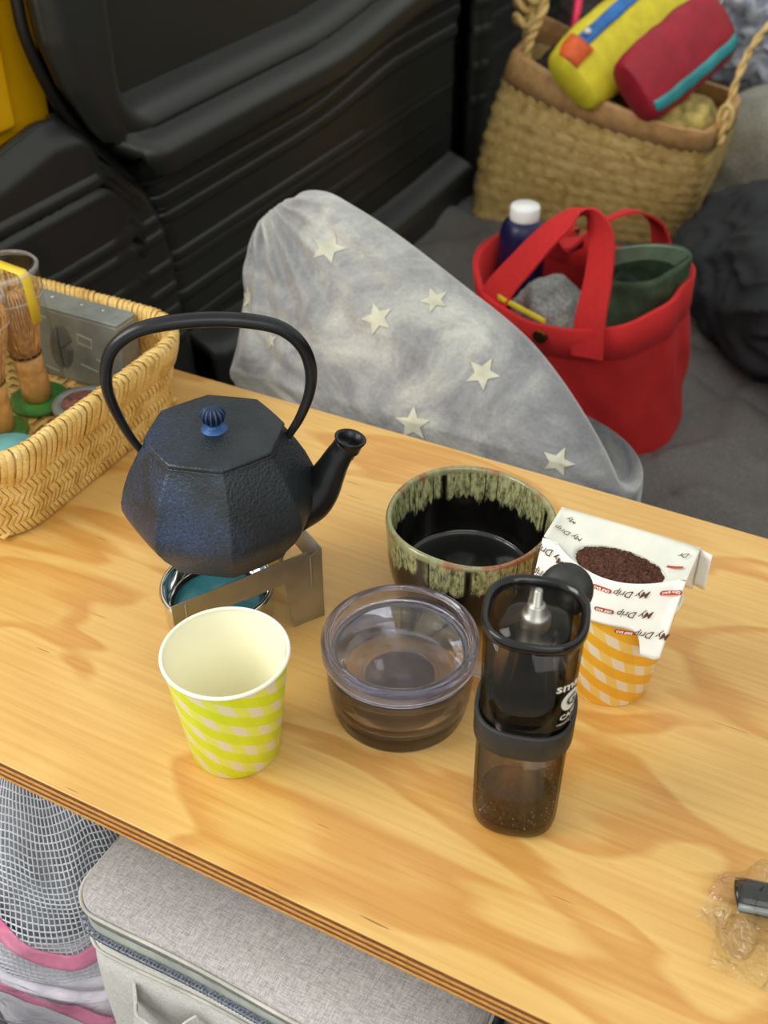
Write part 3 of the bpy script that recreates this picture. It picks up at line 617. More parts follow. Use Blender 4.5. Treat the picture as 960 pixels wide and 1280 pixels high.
for k in range(140):
    a = rn.uniform(0, 2 * PI); r = .0222 * rn.uniform(.88, 1.0); z = .006 + abs(rn.gauss(0, .008)); p = sq(a, r * .985, z); s_ = rn.uniform(.0003, .0009)
    mb.box(p, (s_, s_, s_ * .8), Euler((rn.random() * 3, rn.random() * 3, 0)).to_matrix())
tag(mb.build('coffee_flecks', plain('chaff', (196, 180, 156), .5), t, smooth=False), kind='stuff')
shell([(.001, .0046), (.0198, .0046), (.0205, .009), (.016, .0115), (.001, .0125)]).build('ground_coffee', plain('old_grounds', (92, 68, 48), .9, 0, 500, .4), t)
shell([(.001, .0745), (.0238, .0745), (.0238, .079), (.001, .079)]).build('burr_plate', 'gloss_blk', t)
# crank arm folded down the back with its round knob standing above
ka = R(84); kd = Vector((math.cos(ka), math.sin(ka), 0)); kp = Vector((.005, .031, .142))
mb = MB(); mb.rings([[Vector((kp.x + x, .0285 + y, z)) for x, y in ((-.006, 0), (.006, 0), (.006, .003), (-.006, .003))] for z in (.062, .126)]); mb.build('crank_arm', 'gloss_blk', t, bevel=.001)
mb = MB(); vd = Vector((.10, -.75, .65)).normalized(); s1 = vd.orthogonal().normalized(); s2 = vd.cross(s1)
mb.rings([[kp + vd * dz + (s1 * math.cos(a) + s2 * math.sin(a)) * r for a in (2 * PI * k / 40 for k in range(40))] for r, dz in ((.001, -.0075), (.007, -.0072), (.0115, -.005), (.0138, -.0012), (.0139, .0010), (.0122, .0046), (.0085, .0066), (.004, .0074), (.0005, .0076))], (True, True)); mb.build('crank_knob', 'rubber', t)
# printed badge on the side of the hopper
def on_grinder(x, y, a0=R(-22), z0=.112):
    a = a0 + x / .0262; p = sq(a, .02495 + (y + z0 - .117) * .0010 / .06 + .0003, z0 + y); return p
text_mb('smart', .0085, lambda x, y: on_grinder(x, y + .0105), .0, .00012).build('printed_word', 'white_ink', t, smooth=False)
text_mb('CAF\u00c9', .0050, lambda x, y: on_grinder(x, y - .0120), .0, .0001).build('printed_word', 'white_ink', t, smooth=False)
text_mb('manual grinder', .0023, lambda x, y: on_grinder(x, y - .0165), .0, .0).build('printed_word', 'white_ink', t, smooth=False)
mb = MB(); mb.grid(lambda u, v: on_grinder(.0062 * v * math.cos(u * 2 * PI), -.001 + .0070 * v * math.sin(u * 2 * PI)), 32, 4, cu=True); mb.build('printed_disc', 'white_ink', t, smooth=False)
text_mb('G', .010, lambda x, y: (lambda p: (p[0] * 1.012, p[1] * 1.012, p[2]))(on_grinder(x, y - .001)), .0, .0002).build('printed_letter', 'dk_ink', t, smooth=False)

# ------------------------------------------------------------------ drip bag hooked on the amber cup
DX, DY = -.1095, .5
t = thing('drip_bag', 'opened white paper drip coffee bag hooked on the amber cup', 'filter bag', (DX, DY, .1))
def L3(p): return (p[0] - DX, p[1] - DY, p[2] - .1)
XL, XR = -.1525, -.0665
def front_top(u):
    b = math.sin(PI * min(1, max(0, (u - .10) / .84))) ** .8
    return Vector((XL + (XR - XL) * u, .5005 - .0145 * b, .1055 - .0035 * b))
def front_vmax(u):
    return interp([0, .02, .10, .14, .17, .24, .30, .70, .76, .80, .84, .87, .97, 1.0], [.96, 1.0, .985, .80, .68, .64, .63, .63, .645, .68, .80, .985, 1.0, .97], u)
def fpanel(u, v, off=0):
    top = front_top(u); vv = v * .0405
    bot = Vector((XL + (XR - XL) * u + (.5 - u) * .004, .4705 + .004 * abs(2 * u - 1) ** 2, .0650))
    p = top.lerp(bot, v); p.y -= .0025 * math.sin(PI * v) * (1 - abs(2 * u - 1))
    return Vector(L3((p.x, p.y - off, p.z + off * .5)))
mb = MB(); mb.grid(lambda u, v: fpanel(u, v * front_vmax(u)), 60, 16); mb.build('front_panel', 'paper', t, solid=.0004)
def back_top(u): return Vector((XL + (XR - XL) * u, .5325 - .002 * math.sin(PI * u), .1065 + .002 * math.sin(PI * u)))
mb = MB(); mb.grid(lambda u, v: Vector(L3(back_top(u))) + Vector((0, .003 * v, -.034 * v)), 30, 8); mb.build('back_panel', 'paper', t, solid=.0004)
mb = MB(); mb.grid(lambda u, v: Vector(L3(back_top(1))) + Vector((u * .0075, -.002 * u, -.001 - .027 * v + .0 * u)), 6, 6); mb.build('hook_flap', 'paper', t, solid=.0004)
# shoulders sloping down to the opening
CX, CY = -.1055, .5055
def rim_in(a): return Vector((CX + .0270 * math.cos(a), CY + .0165 * math.sin(a) * (1 if math.sin(a) < 0 else .72) - .002, .1005 + .0015 * math.sin(a)))
def rim_out(a):
    c, s = math.cos(a), math.sin(a); k = min(.043 / max(abs(c), 1e-6), .0160 / max(abs(s), 1e-6)); x = CX * 0 + (XL + XR) / 2 + c * k; y = .5165 + s * k
    u = (x - XL) / (XR - XL); u = min(1, max(0, u)); w = (y - .5005) / .032
    f, b = front_top(u), back_top(u); p = f.lerp(b, min(1, max(0, w))); return p
def shoulder(u, v, off=0):
    a = u * 2 * PI; o_, i_ = rim_out(a), rim_in(a); p = o_.lerp(i_, v); p.z -= .0035 * math.sin(PI * v) * (abs(math.cos(a)) ** 2 * 0 + .3) ; p.z += off
    return Vector(L3(p))
mb = MB(); mb.grid(shoulder, 96, 8, cu=True); mb.build('filter_shoulder', 'paper_t', t, solid=.0003)
mb = MB(); mb.grid(lambda u, v: Vector(L3(rim_in(u * 2 * PI).lerp(Vector((CX, CY - .003, .078)), v * .75))), 48, 6, cu=True); mb.build('filter_pouch', 'paper_t', t)
def textf(cx, cv): return lambda x, y: fpanel(.5 + (cx - x) / (XR - XL), cv + y / .0455, .0007)
rows = [(.16, [(-.029, 'p'), (-.006, 'P'), (.0105, 'T'), (.037, 'P')]), (.44, [(-.041, 'T'), (-.0165, 'P'), (-.020, ''), (.004, 'P'), (.021, 'T')]), (.71, [(.0165, 'P'), (.0305, 'T')])]
def pill(cx, cv, w=.0135, h=.0028):
    mb = MB(); mb.grid(lambda u, v: (lambda a: fpanel(.5 + (cx + v * (w / 2 - h / 2) * (1 if math.cos(a) > 0 else -1) + v * h / 2 * math.cos(a)) / (XR - XL), cv + v * h / 2 * math.sin(a) / .0455, .0006))(u * 2 * PI), 24, 2, cu=True)
    mb.build('printed_pill', 'pill', t, smooth=False)
    text_mb('DRIP BAG', .0021, lambda x, y: fpanel(.5 + (cx - x) / (XR - XL), cv + y / .0455, .0010), 0, .00005).build('printed_word', 'paper', t, smooth=False)
for cv, cx, kind in ((.14, -.0355, 'T'), (.14, .0005, 'P'), (.14, .0175, 'T'), (.14, .0375, 'P'), (.42, -.0340, 'T'), (.42, -.0130, 'T'), (.42, .0050, 'P'), (.42, .0225, 'T'), (.69, .0195, 'P'), (.69, .0350, 'T'), (.14, -.0205, 'P')):
    if kind == 'P': pill(cx, cv, .0115)
    else: text_mb('My Drip', .0058, lambda x, y, cx=cx, cv=cv: fpanel(.5 + (cx - x) / (XR - XL), cv + y / .0455, .0008), .35, .00003).build('printed_word', 'ink', t, smooth=False)
def topf(cx, cy, dz=.0016):
    def f(x, y):
        X, Y_ = cx - x, cy - y                                                                   # seen upside down as well
        dx, dy = X - (XL + XR) / 2, Y_ - .5165; a = math.atan2(dy, dx); o_, i_ = rim_out(a), rim_in(a)
        d0 = math.hypot(o_.x - i_.x, o_.y - i_.y); v = min(1, max(0, math.hypot(o_.x - X, o_.y - Y_) / max(d0, 1e-5)))
        p = o_.lerp(i_, v); return Vector(L3((X, Y_, p.z - .0035 * math.sin(PI * v) * .3 + dz)))
    return f
for cx, cy, s_ in ((-.1425, .5245, 'My'), (-.1405, .5135, 'My Drip'), (-.0755, .5235, 'Drip')):
    text_mb(s_, .0052, topf(cx, cy), .35, .0).build('printed_word', 'ink', t, smooth=False)
for cx, cy, w in ((-.1275, .5235, .006), (-.0765, .5130, .010), (-.0855, .5235, .006)):
    mb = MB(); f = topf(cx, cy, .0015); mb.grid(lambda u, v: f((u - .5) * w, (v - .5) * .0018), 6, 1); mb.build('printed_pill', 'pill', t, smooth=False)
# coffee grounds: a heap of grains
g = MB(); rn = random.Random(9)
def heap(u, v):
    a = u * 2 * PI; p = rim_in(a); q = Vector((CX, CY - .003, .1005)); w = p.lerp(q, v); w.z = p.z * (1 - v) + .1030 * v - .0012 + .0030 * math.sin(PI * v * .5) + .0016 * nz(w.x, w.y, 0, 160) + .0009 * nz(w.x, w.y, 3, 600) + .0020 * sstep(-.002, .006, w.y - CY) * math.sin(PI * v)
    return L3(w)
g.grid(heap, 64, 26, cu=True)
for k in range(2600):
    u, v = rn.random(), 1 - math.sqrt(rn.random()); p = Vector(heap(u, v * .98 + .01)); s_ = rn.uniform(.0003, .0008)
    g.add([p + Vector((rn.uniform(-1, 1), rn.uniform(-1, 1), rn.uniform(-.4, 1))) * s_ for _ in range(4)], [(0, 1, 2), (0, 2, 3), (0, 3, 1), (1, 3, 2)])
tag(g.build('ground_coffee', 'coffee', None, smooth=False), 'dark brown ground coffee heaped in the open drip bag', 'coffee', kind='stuff').location = (DX, DY, .1)

# ------------------------------------------------------------------ wrapped black item at the right edge
t = thing('wrapped_cutlery', 'black handled item in crinkled clear wrap at the right table edge', 'utensil', (.034, .387, 0))
mb = MB(); mb.tube(cr([(-.026, -.002, .009), (-.022, -.001, .010), (-.005, .003, .010), (.03, .012, .010), (.07, .022, .009)], 5), [.004, .0075] + [.0095] * 19, 14, flat=.8); mb.build('black_handle', 'gloss_blk', t)
mb = MB(); mb.tube([(-.024 + .01 * k, -.0105 + .0026 * k, .012) for k in range(9)], .0022, 6); mb.build('grey_shaft', 'pewter', t)
def wrapf(u, v):
    a = u * 2 * PI; x = -.040 + .115 * v; rr = (.016 + .004 * nz(u * 6, v * 9, 1)) * (1 if v > .2 else .4 + 3 * v) * 1
    return (x + .004 * nz(u * 5, v * 12, 5), .2 * x - .003 + rr * math.cos(a) * 1.25 * (1 + .5 * (v < .25)) + .004 * nz(u * 8, v * 14, 7), max(.0006, .011 + rr * math.sin(a) * .75 + .003 * nz(u * 9, v * 15, 3)))
mb = MB(); mb.grid(wrapf, 60, 60, cu=True); mb.build('clear_wrap', 'wrap', t, smooth=False)
mb = MB()
def tailf(u, v): return (-.030 + .05 * u + .006 * nz(u * 4, v * 4, 8), -.012 - .032 * v + .3 * .0 - .02 * u * 0 + .004 * nz(u * 6, v * 5, 9), .001 + abs(.009 * nz(u * 9, v * 9, 2)) + .004 * (1 - v))
mb.grid(tailf, 40, 30); mb.build('wrap_tail', 'wrap', t, smooth=False)

# ------------------------------------------------------------------ star pillow
PA = R(55)
def pil_mid(x, s):
    """front plane, bending to vertical below the table edge"""
    y = .722; 
    if s > 0: return Vector((x, y + s * math.cos(PA), s * math.sin(PA))), Vector((0, -math.sin(PA), math.cos(PA)))
    a = PA + (PI / 2 - PA) * sstep(0, .05, -s); return Vector((x, y + .0, s)), Vector((0, -math.sin(a), math.cos(a)))
outl = [(-.556, .0), (-.560, .06), (-.569, .115), (-.562, .150), (-.532, .176), (-.508, .183), (-.478, .176), (-.430, .160), (-.36, .131), (-.28, .094), (-.21, .038), (-.166, -.014), (-.156, -.06), (-.160, -.15), (-.19, -.225), (-.30, -.250), (-.48, -.245), (-.545, -.20), (-.556, -.10)]
OC = cr([(a, b, 0) for a, b in outl + [outl[0]]], 24)
cc = Vector((-.36, -.03, 0))
def outline(u):
    k = (u % 1) * (len(OC) - 1); i = int(k); return OC[i].lerp(OC[min(i + 1, len(OC) - 1)], k - i)
def pil_prof(q): return (max(0, 1 - q ** 3.2)) ** .5
def pil_front(x, s, q, off=0):
    p, n = pil_mid(x, s)
    w = .0
    # gathers fanning out from the top left corner
    d = Vector((x + .565, s - .165)); ang = math.atan2(d.y, d.x); rr = d.length
    g_ = math.sin(ang * 23 + 4 * nz(x, s, 0, 7)) * .0075 * math.exp(-rr / .10) * min(1, rr / .03) + abs(nz(x * 1.5 + s * 2.2, s * .7 - x * .5, 4, 16)) * .016 * math.exp(-rr / .28)
    g_ += nz(x, s, 2, 9) * .004 + .0045 * math.exp(-((x + .545 - .02 * math.sin(s * 40)) / .012) ** 2)
    crown = (pil_prof(q) - 1) * .052
    return p + n * (crown + (g_ if q < .999 else 0) * min(1, (1 - q) * 12 + .25) + off)
mb = MB(); NU, NV = 300, 70
vs = []; fs = []
def P_at(u, q):
    o_ = outline(u); return cc.lerp(o_, q)
qs = [1 - (1 - j / NV) ** 1.6 for j in range(NV + 1)]
for j in range(NV + 1):
    for i in range(NU):
        b = P_at(i / NU, qs[j]); vs.append(pil_front(b.x, b.y, qs[j]))
NB = 30
for j in range(NB - 1, -1, -1):
    q = 1 - (1 - j / NB) ** 1.6
    for i in range(NU):
        b = P_at(i / NU, q); p, n = pil_mid(b.x, b.y); vs.append(p - n * (.052 + .11 * pil_prof(q)))
w = NV + NB + 1
fs = [(j * NU + i, j * NU + (i + 1) % NU, (j + 1) * NU + (i + 1) % NU, (j + 1) * NU + i) for j in range(w - 1) for i in range(NU)]
t = thing('star_pillow', 'large soft grey plush pillow with cream stars behind the table', 'pillow', (-.36, .85, -.26))
off0 = Vector((-.36, .85, -.26))
mb.add([v - off0 for v in vs], fs); mb.build('cushion', 'plush', t)
def q_of(x, s):
    a = math.atan2(s - cc.y, x - cc.x); best = None
    dv = Vector((x, s, 0)) - cc
    for k in range(len(OC) - 1):                                       # ray against outline
        A, B = OC[k] - cc, OC[k + 1] - cc; den = dv.x * (B.y - A.y) - dv.y * (B.x - A.x)
        if abs(den) < 1e-12: continue
        tt = (A.x * (B.y - A.y) - A.y * (B.x - A.x)) / den; uu = (A.x * dv.y - A.y * dv.x) / den
        if tt > 0 and -1e-6 <= uu <= 1 + 1e-6: best = tt if best is None else min(best, tt)
    return min(1, 1 / best) if best else 1
def star(cx, cs, r, rot, parent):
    pts = [Vector((cx, cs))]
    vs, fs = [], []
    ring = []
    for k in range(10):
        rr = r if k % 2 == 0 else r * .44; a = rot + PI * k / 5; ring.append(Vector((cx + rr * math.cos(a), cs + rr * math.sin(a))))
    NN = 6; pos = []
    for j in range(NN + 1):
        for k in range(40):
            e0, e1 = ring[k // 4], ring[(k // 4 + 1) % 10]; e = e0.lerp(e1, (k % 4) / 4); pos.append(Vector((cx, cs)).lerp(e, j / NN))
    vs = [pil_front(p.x, p.y, q_of(p.x, p.y), .0009) - off0 for p in pos]
    fs = [(j * 40 + k, j * 40 + (k + 1) % 40, (j + 1) * 40 + (k + 1) % 40, (j + 1) * 40 + k) for j in range(NN) for k in range(40)]
    m_ = MB(); m_.add(vs, fs); m_.build('star_print', 'star', parent)
for cx, cs, r, rot in ((-.470, .128, .0155, .3), (-.403, .078, .0150, .9), (-.300, .055, .0150, .1), (-.345, -.002, .0165, .5), (-.362, .106, .012, 1.0), (-.218, .000, .014, .2), (-.547, .070, .011, .4), (-.500, .036, .008, .7), (-.440, -.03, .014, .2), (-.27, -.09, .014, .6)):
    star(cx, cs, r, rot, t)

# ------------------------------------------------------------------ red tote bag with things in it
TB = Vector((-.335, 1.235, -.284)); TT_ = Vector((-.350, 1.190, -.062))
t = thing('red_tote_bag', 'red canvas tote bag with two handles standing on the quilt', 'bag', tuple(TB))
def tote(u, v, off=0):
    a = u * 2 * PI; c = TB.lerp(TT_, v); r1, r2 = .120 + .002 * v - off, .108 + .012 * v - off
    e = 2.5; k = (abs(math.cos(a)) ** e + abs(math.sin(a)) ** e) ** (-1 / e)
    w = 1 + .035 * nz(math.cos(a) * 2, math.sin(a) * 2, v * 3, 1.4) - .04 * (1 - sstep(0, .06, v))
    f = .0035 * math.sin(a * 9 + v * 8 + 3 * nz(a, v, 0, 2)) * (1 - abs(2 * v - 1)) 
    zr = .014 * math.cos(2 * a) * v
    return Vector((c.x + (r1 * k * w + f) * math.cos(a), c.y + (r2 * k * w + f) * math.sin(a), c.z + zr)) - TB
mb = MB(); vv = [0, .015, .04, .08] + [.08 + .92 * k / 30 for k in range(1, 31)]
rings = [[tote(i / 120, v) for i in range(120)] for v in vv] + [[tote(i / 120, v, .004) for i in range(120)] for v in (1, .8, .5, .2, .05)]
mb.rings(rings, (True, True)); mb.build('bag_body', 'red', t)
mb = MB(); mb.rings([[tote(i / 120, v, o) for i in range(120)] for v, o in ((.80, -.0012), (.805, -.0024), (1.0, -.0024), (1.005, .001))], (False, False)); mb.build('top_hem', 'red', t)
mb = MB(); p = Vector((-.375, 1.0735, -.078)) - TB
bp = tote(.742, .93, -.004); bn = (bp - tote(.742, .93, .01)).normalized(); s1 = bn.orthogonal().normalized(); s2 = bn.cross(s1)
mb.rings([[bp + bn * dz + (s1 * math.cos(a) + s2 * math.sin(a)) * r for a in (2 * PI * k / 20 for k in range(20))] for r, dz in ((.0085, -.002), (.0085, .001), (.006, .0025), (.001, .003))], (True, True)); mb.build('snap_button', 'brass', t)
def strap(pts, w, nm='handle', mat='red', par=t, org=TB, thick=.003, side=(0, 1, 0), ends=None):
    P = cr([Vector(p) - org for p in pts], 8); mb = MB(); rings = []
    for i, p in enumerate(P):
        tn = (P[min(i + 1, len(P) - 1)] - P[max(i - 1, 0)]).normalized(); sd = Vector(side); g_ = abs(2 * i / (len(P) - 1) - 1) ** 1.5
        if ends: sd = sd.lerp(Vector(ends), g_)
        sd = sd - tn * sd.dot(tn); sd.normalize()
        nn = tn.cross(sd); rings.append([p + sd * (w / 2) * a + nn * thick / 2 * b for a, b in ((-1, -1), (1, -1), (1, 1), (-1, 1))])
    mb.rings(rings); return mb.build(nm, mat, par, bevel=.0008)
strap([(-.425, 1.095, -.110), (-.420, 1.090, -.066), (-.392, 1.100, -.020), (-.362, 1.110, .020), (-.334, 1.116, .040), (-.312, 1.112, .022), (-.305, 1.098, -.020), (-.303, 1.080, -.060), (-.300, 1.074, -.105)], .037, side=(.80, -.5, .35), ends=(1, .02, .1))
strap([(-.415, 1.290, -.10), (-.405, 1.275, -.06), (-.385, 1.225, -.030), (-.360, 1.175, -.022), (-.338, 1.185, .000), (-.315, 1.235, .002), (-.295, 1.275, -.02), (-.285, 1.290, -.055), (-.280, 1.300, -.1)], .028, side=(.3, -.9, .3), ends=(1, .1, 0))
t = thing('drink_bottle', 'navy blue bottle with a white cap standing in the red tote', 'bottle', (-.4335, 1.205, -.20))
mb = MB(); mb.lathe([(0, 0), (.026, 0), (.028, .003), (.0285, .150), (.0280, .165), (.0250, .176), (.0205, .181), (0, .181)], 48); mb.build('bottle_body', 'navy', t)
mb = MB(); mb.lathe([(0, .181), (.0175, .181), (.0180, .184), (.0180, .196), (.0165, .199), (0, .199)], 40); mb.build('bottle_cap', 'white_cap', t)
def lump(name, mat, c, r, label, cat, seed=0, amp=.25, fs=3.0, rot=(0, 0, 0), n=40, flat=None, parent=None, fold=0):
    mb = MB(); Rm = Euler(rot).to_matrix()
    def f(u, v):
        a = u * 2 * PI; b = (v - .5) * PI; d = Vector((math.cos(a) * math.cos(b), math.sin(a) * math.cos(b), math.sin(b)))
        e = d.copy(); k = (abs(d.x) ** 2.6 + abs(d.y) ** 2.6 + abs(d.z) ** 2.6) ** (-1 / 2.6); d = d * k
        w = 1 + amp * nz(e.x + seed, e.y, e.z, fs) + amp * .4 * nz(e.x, e.y + seed, e.z, fs * 2.3)
        if fold: w += fold * (1 - abs(nz(e.x * 1.2 + seed, e.y * 2.5, e.z * 2.0, fs * 1.6))) ** 5
        p = Vector((d.x * r[0], d.y * r[1], d.z * r[2])) * w; p = Rm @ p
        if flat is not None: p.z = max(p.z, flat)
        return p
    mb.grid(f, n * 2, n, cu=True); o = mb.build(name, mat, parent); o.location = c
    if label: tag(o, label, cat)
    return o
lump('folded_cloth', 'greycloth', (-.372, 1.15, -.115), (.045, .040, .050), 'light grey knitted cloth tucked in the red tote beside the bottle', 'cloth', 3, .16, 2.2)
mb = MB(); mb.grid(lambda u, v: (-.415 + .062 * u, 1.088 - .010 * u, -.066 - .006 * v - .012 * u + .012 * v), 10, 4); tag(mb.build('paper_card', 'yel_p', solid=.002), 'thin yellow card edge showing in front of the grey cloth', 'card')
t = thing('green_pouch', 'dark green folded cloth pouch filling the right of the tote', 'pouch', (-.282, 1.19, -.19))
def gp(u, v):
    a = u * 2 * PI; rr = .046 + .004 * math.sin(3 * a) + .004 * nz(math.cos(a), math.sin(a), v * 2, 2)
    return (rr * math.cos(a) * 1.1, rr * math.sin(a) * .9, .155 * v + .014 * math.cos(a - .6) * v)
mb = MB(); mb.grid(gp, 60, 20, cu=True); mb.build('pouch_wall', 'green', t, solid=.004)
mb = MB(); mb.grid(lambda u, v: (.038 * (1 - v) * math.cos(u * 2 * PI), .034 * (1 - v) * math.sin(u * 2 * PI), .115 + .014 * nz(u * 3, v * 3, 0, 2) + .012 * math.sin(v * 9)), 40, 12, cu=True); mb.build('pouch_filling', plain('green_dark', (30, 40, 32), .7), t)
strap([(-.322, 1.18, -.035), (-.300, 1.165, -.020), (-.27, 1.17, -.012), (-.245, 1.19, -.020), (-.236, 1.21, -.04)], .020, 'pouch_rim', plain('pale_green_edge', (112, 132, 108), .7), t, Vector((-.282, 1.19, -.19)), side=(0, -.3, 1))

# ------------------------------------------------------------------ tall straw basket
B0 = [Vector(p) for p in ((-.722, 1.725, -.284), (-.372, 1.790, -.284), (-.400, 1.985, -.284), (-.745, 1.925, -.284))]
B1 = [Vector(p) for p in ((-.664, 1.728, .012), (-.338, 1.665, -.046), (-.318, 1.835, -.030), (-.690, 1.905, .030))]
BO = Vector((-.56, 1.85, -.284))
t = thing('straw_basket', 'tall woven straw basket with a tan rim band behind the red tote', 'basket', tuple(BO))
def sbk(s, v, off=0):
    q = [B0[i].lerp(B1[i], v) for i in range(4)]; c = sum(q, Vector()) / 4; N_ = 4
    k = (s % 1) * 4; i = int(k); f = k - i
    # rounded quadrilateral through quadratic blends at the corners
    rr = .16
    def edge(i, f): return q[i % 4].lerp(q[(i + 1) % 4], f)
    if f < rr: p0, p1, p2 = edge(i - 1, 1 - rr), q[i % 4], edge(i, rr); t_ = .5 + f / rr / 2; p = p0 * (1 - t_) ** 2 + p1 * 2 * t_ * (1 - t_) + p2 * t_ ** 2
    elif f > 1 - rr: p0, p1, p2 = edge(i, 1 - rr), q[(i + 1) % 4], edge(i + 1, rr); t_ = (f - 1 + rr) / rr / 2; p = p0 * (1 - t_) ** 2 + p1 * 2 * t_ * (1 - t_) + p2 * t_ ** 2
    else: p = edge(i, f)
    d = (p - c); d.z = 0; dn = d.normalized(); bul = .014 * math.sin(PI * v) + off
    return p + dn * bul - BO + Vector((0, 0, -.012 * math.sin(PI * (s * 4 % 1)) * v))
mb = MB(); N = 120
mb.rings([[sbk(j / N, v, o) for j in range(N)] for v, o in [(0, 0)] + [(k / 12, 0) for k in range(1, 13)] + [(1, -.006), (.7, -.006), (.4, -.006), (.1, -.006)]], (True, True)); mb.build('basket_body', 'straw', t)
mb = MB(); n = 64; rows = 11
for k in range(rows):
    for i in range(n):
        w = .0052; ln = (1.9 if k % 2 else -1.9)
        s0 = i / n; v0 = .01 + k * .87 / rows; v1 = v0 + .87 / rows * 1.25; P = []
        for q, b in ((0, 0), (.5, .0046), (1, 0)):
            for e_, eb in ((-1, 0), (0, .0016), (1, 0)): P.append(sbk(s0 + (ln * (q - .5) * 1.3 + e_ * .5) / n, v0 + (v1 - v0) * q, .0006 + b + eb))
        mb.add(P, [(q * 3 + e, q * 3 + e + 1, q * 3 + e + 4, q * 3 + e + 3) for q in range(2) for e in range(2)])
tag(mb.build('straw_weave', 'straw', t), kind='stuff')
mb = MB(); mb.rings([[sbk(j / N, v, o) for j in range(N)] for v, o in ((.845, .0015), (.846, .0055), (.93, .0065), (1.0, .0065), (1.012, .004), (1.012, -.006), (1.0, -.008), (.87, -.008))], (False, False)); mb.build('rim_band', 'straw_band', t)
def rope(pts, r, nm, par, org, mat='straw'):
    P = cr([Vector(p) - org for p in pts], 10); mb = MB(); n = len(P)
    for ph in (0, PI):
        Q = []
        for i, p in enumerate(P):
            tn = (P[min(i + 1, n - 1)] - P[max(i - 1, 0)]).normalized(); a = tn.orthogonal().normalized(); b = tn.cross(a); g = i * .9 + ph; Q.append(p + (a * math.cos(g) + b * math.sin(g)) * r * .5)
        mb.tube(Q, r * .62, 6)
    return mb.build(nm, mat, par)
rope([(-.645, 1.728, -.03), (-.640, 1.735, .03), (-.628, 1.75, .075), (-.618, 1.80, .16), (-.60, 1.86, .25), (-.54, 1.9, .30)], .008, 'handle', t, BO)
rope([(-.690, 1.86, -.01), (-.688, 1.87, .05), (-.672, 1.86, .13), (-.648, 1.88, .22), (-.60, 1.92, .29)], .010, 'handle', t, BO)
mb = MB()
for c_ in ((-.676, 1.80, .045), (-.682, 1.815, .065), (-.668, 1.81, .08)):
    mb.tube([Vector(c_) - BO + Vector((.014 * math.cos(a), .012 * math.sin(a), .008 * math.sin(2 * a))) for a in [2 * PI * k / 16 for k in range(17)]], .006, 7, caps=(False, False))
mb.build('handle_knot', 'straw', t)
rope([(-.318, 1.72, -.075), (-.318, 1.73, -.02), (-.31, 1.78, .05), (-.285, 1.86, .09), (-.24, 1.95, .13)], .006, 'handle', t, BO)
mb = MB(); mb.tube([Vector((-.318, 1.722, -.035)) - BO + Vector((.010 * math.cos(a), .004, .018 * math.sin(a))) for a in [2 * PI * k / 20 for k in range(21)]], .004, 7, caps=(False, False)); mb.build('handle_ring', 'straw', t)

def pouch(name, lab, p1, p2, upv, w, th_, mat, zipm, zoff=.3, tab=None, zside=1):
    p1, p2 = Vector(p1), Vector(p2); ax = (p2 - p1); Ln = ax.length; ax.normalize(); up = Vector(upv); up = (up - ax * up.dot(ax)).normalized(); nn = ax.cross(up)
    t = thing(name, lab, 'pouch', tuple(p1))
    def sec(x, a, off=0):
        e = 2.6; k = (abs(math.cos(a)) ** e + abs(math.sin(a)) ** e) ** (-1 / e); s = (1 - abs(2 * x - 1) ** 5) ** .5 * .25 + .75
        wv = 1 + .05 * nz(x * 5, math.cos(a) * 1.5, math.sin(a) * 1.5, 1.5)
        return ax * Ln * x + up * (math.sin(a) * k * w / 2 * s * wv) + nn * (math.cos(a) * k * (th_ / 2 * s * wv)) + (up * math.sin(a) * k * off + nn * math.cos(a) * k * off)
    mb = MB(); mb.rings([[sec(x, 2 * PI * j / 40) for j in range(40)] for x in [0, .01, .03] + [.03 + .94 * k / 20 for k in range(1, 21)] + [.99, 1]]); mb.build('pouch_body', mat, t)
    mb = MB(); mb.rings([[sec(x, zoff + da, .0025) for da in (-.17, -.06, .06, .17)] for x in [.03 + .94 * k / 20 for k in range(21)]], (False, False), closed=False); mb.build('zip', zipm, t, solid=.003)
    if tab:
        mb = MB(); mb.rings([[sec(x, zoff + da, .006) for da in (-.36, 0, .36)] for x in (.0, .04, .09, .13)], (False, False), closed=False); mb.build('zip_tab', tab, t, solid=.006)
        mb = MB(); c = sec(.17, zoff, .008); mb.lathe([(0, .006), (.004, .005), (.006, 0), (0, -.002)], 12, c=tuple(c)); mb.build('zip_pull', 'white_cap', t)
    return t
pouch('yellow_pouch', 'yellow cloth pouch with a blue zip leaning in the straw basket', (-.545, 1.675, -.002), (-.475, 1.985, .085), (-.75, .25, .75), .120, .06, 'yel_p', 'blue_z', .55, 'orange')
pouch('red_pouch', 'crimson pouch with a teal zip strip lying on the straw basket rim', (-.447, 1.665, -.002), (-.372, 1.825, .072), (-.65, -.2, .72), .112, .062, 'red_p', 'teal_z', -.62)
mb = MB(); mb.tube([(-.590, 1.78, -.06), (-.588, 1.80, .07), (-.605, 1.86, .16)], .0065, 10); tag(mb.build('pink_pen', 'pink'), 'bright pink pen sticking up from the straw basket', 'pen')
mb = MB(); mb.tube([(-.40, 1.86, .02), (-.385, 1.93, .11), (-.365, 1.98, .17)], .0025, 8); tag(mb.build('metal_rod', 'steel'), 'thin metal rod behind the crimson pouch', 'rod')
lump('dark_bundle', plain('brown_dark_cloth', (48, 38, 30), .8), (-.60, 1.82, -.09), (.075, .07, .085), 'dark brown bundle down inside the straw basket', 'bundle', 8)
lump('spare_cloth', plain('plum_grey_cloth', (70, 62, 62), .85, 0, 30, .2), (-.575, 1.94, .02), (.085, .05, .065), 'dull plum grey cloth behind the yellow pouch', 'cloth', 5, .2)
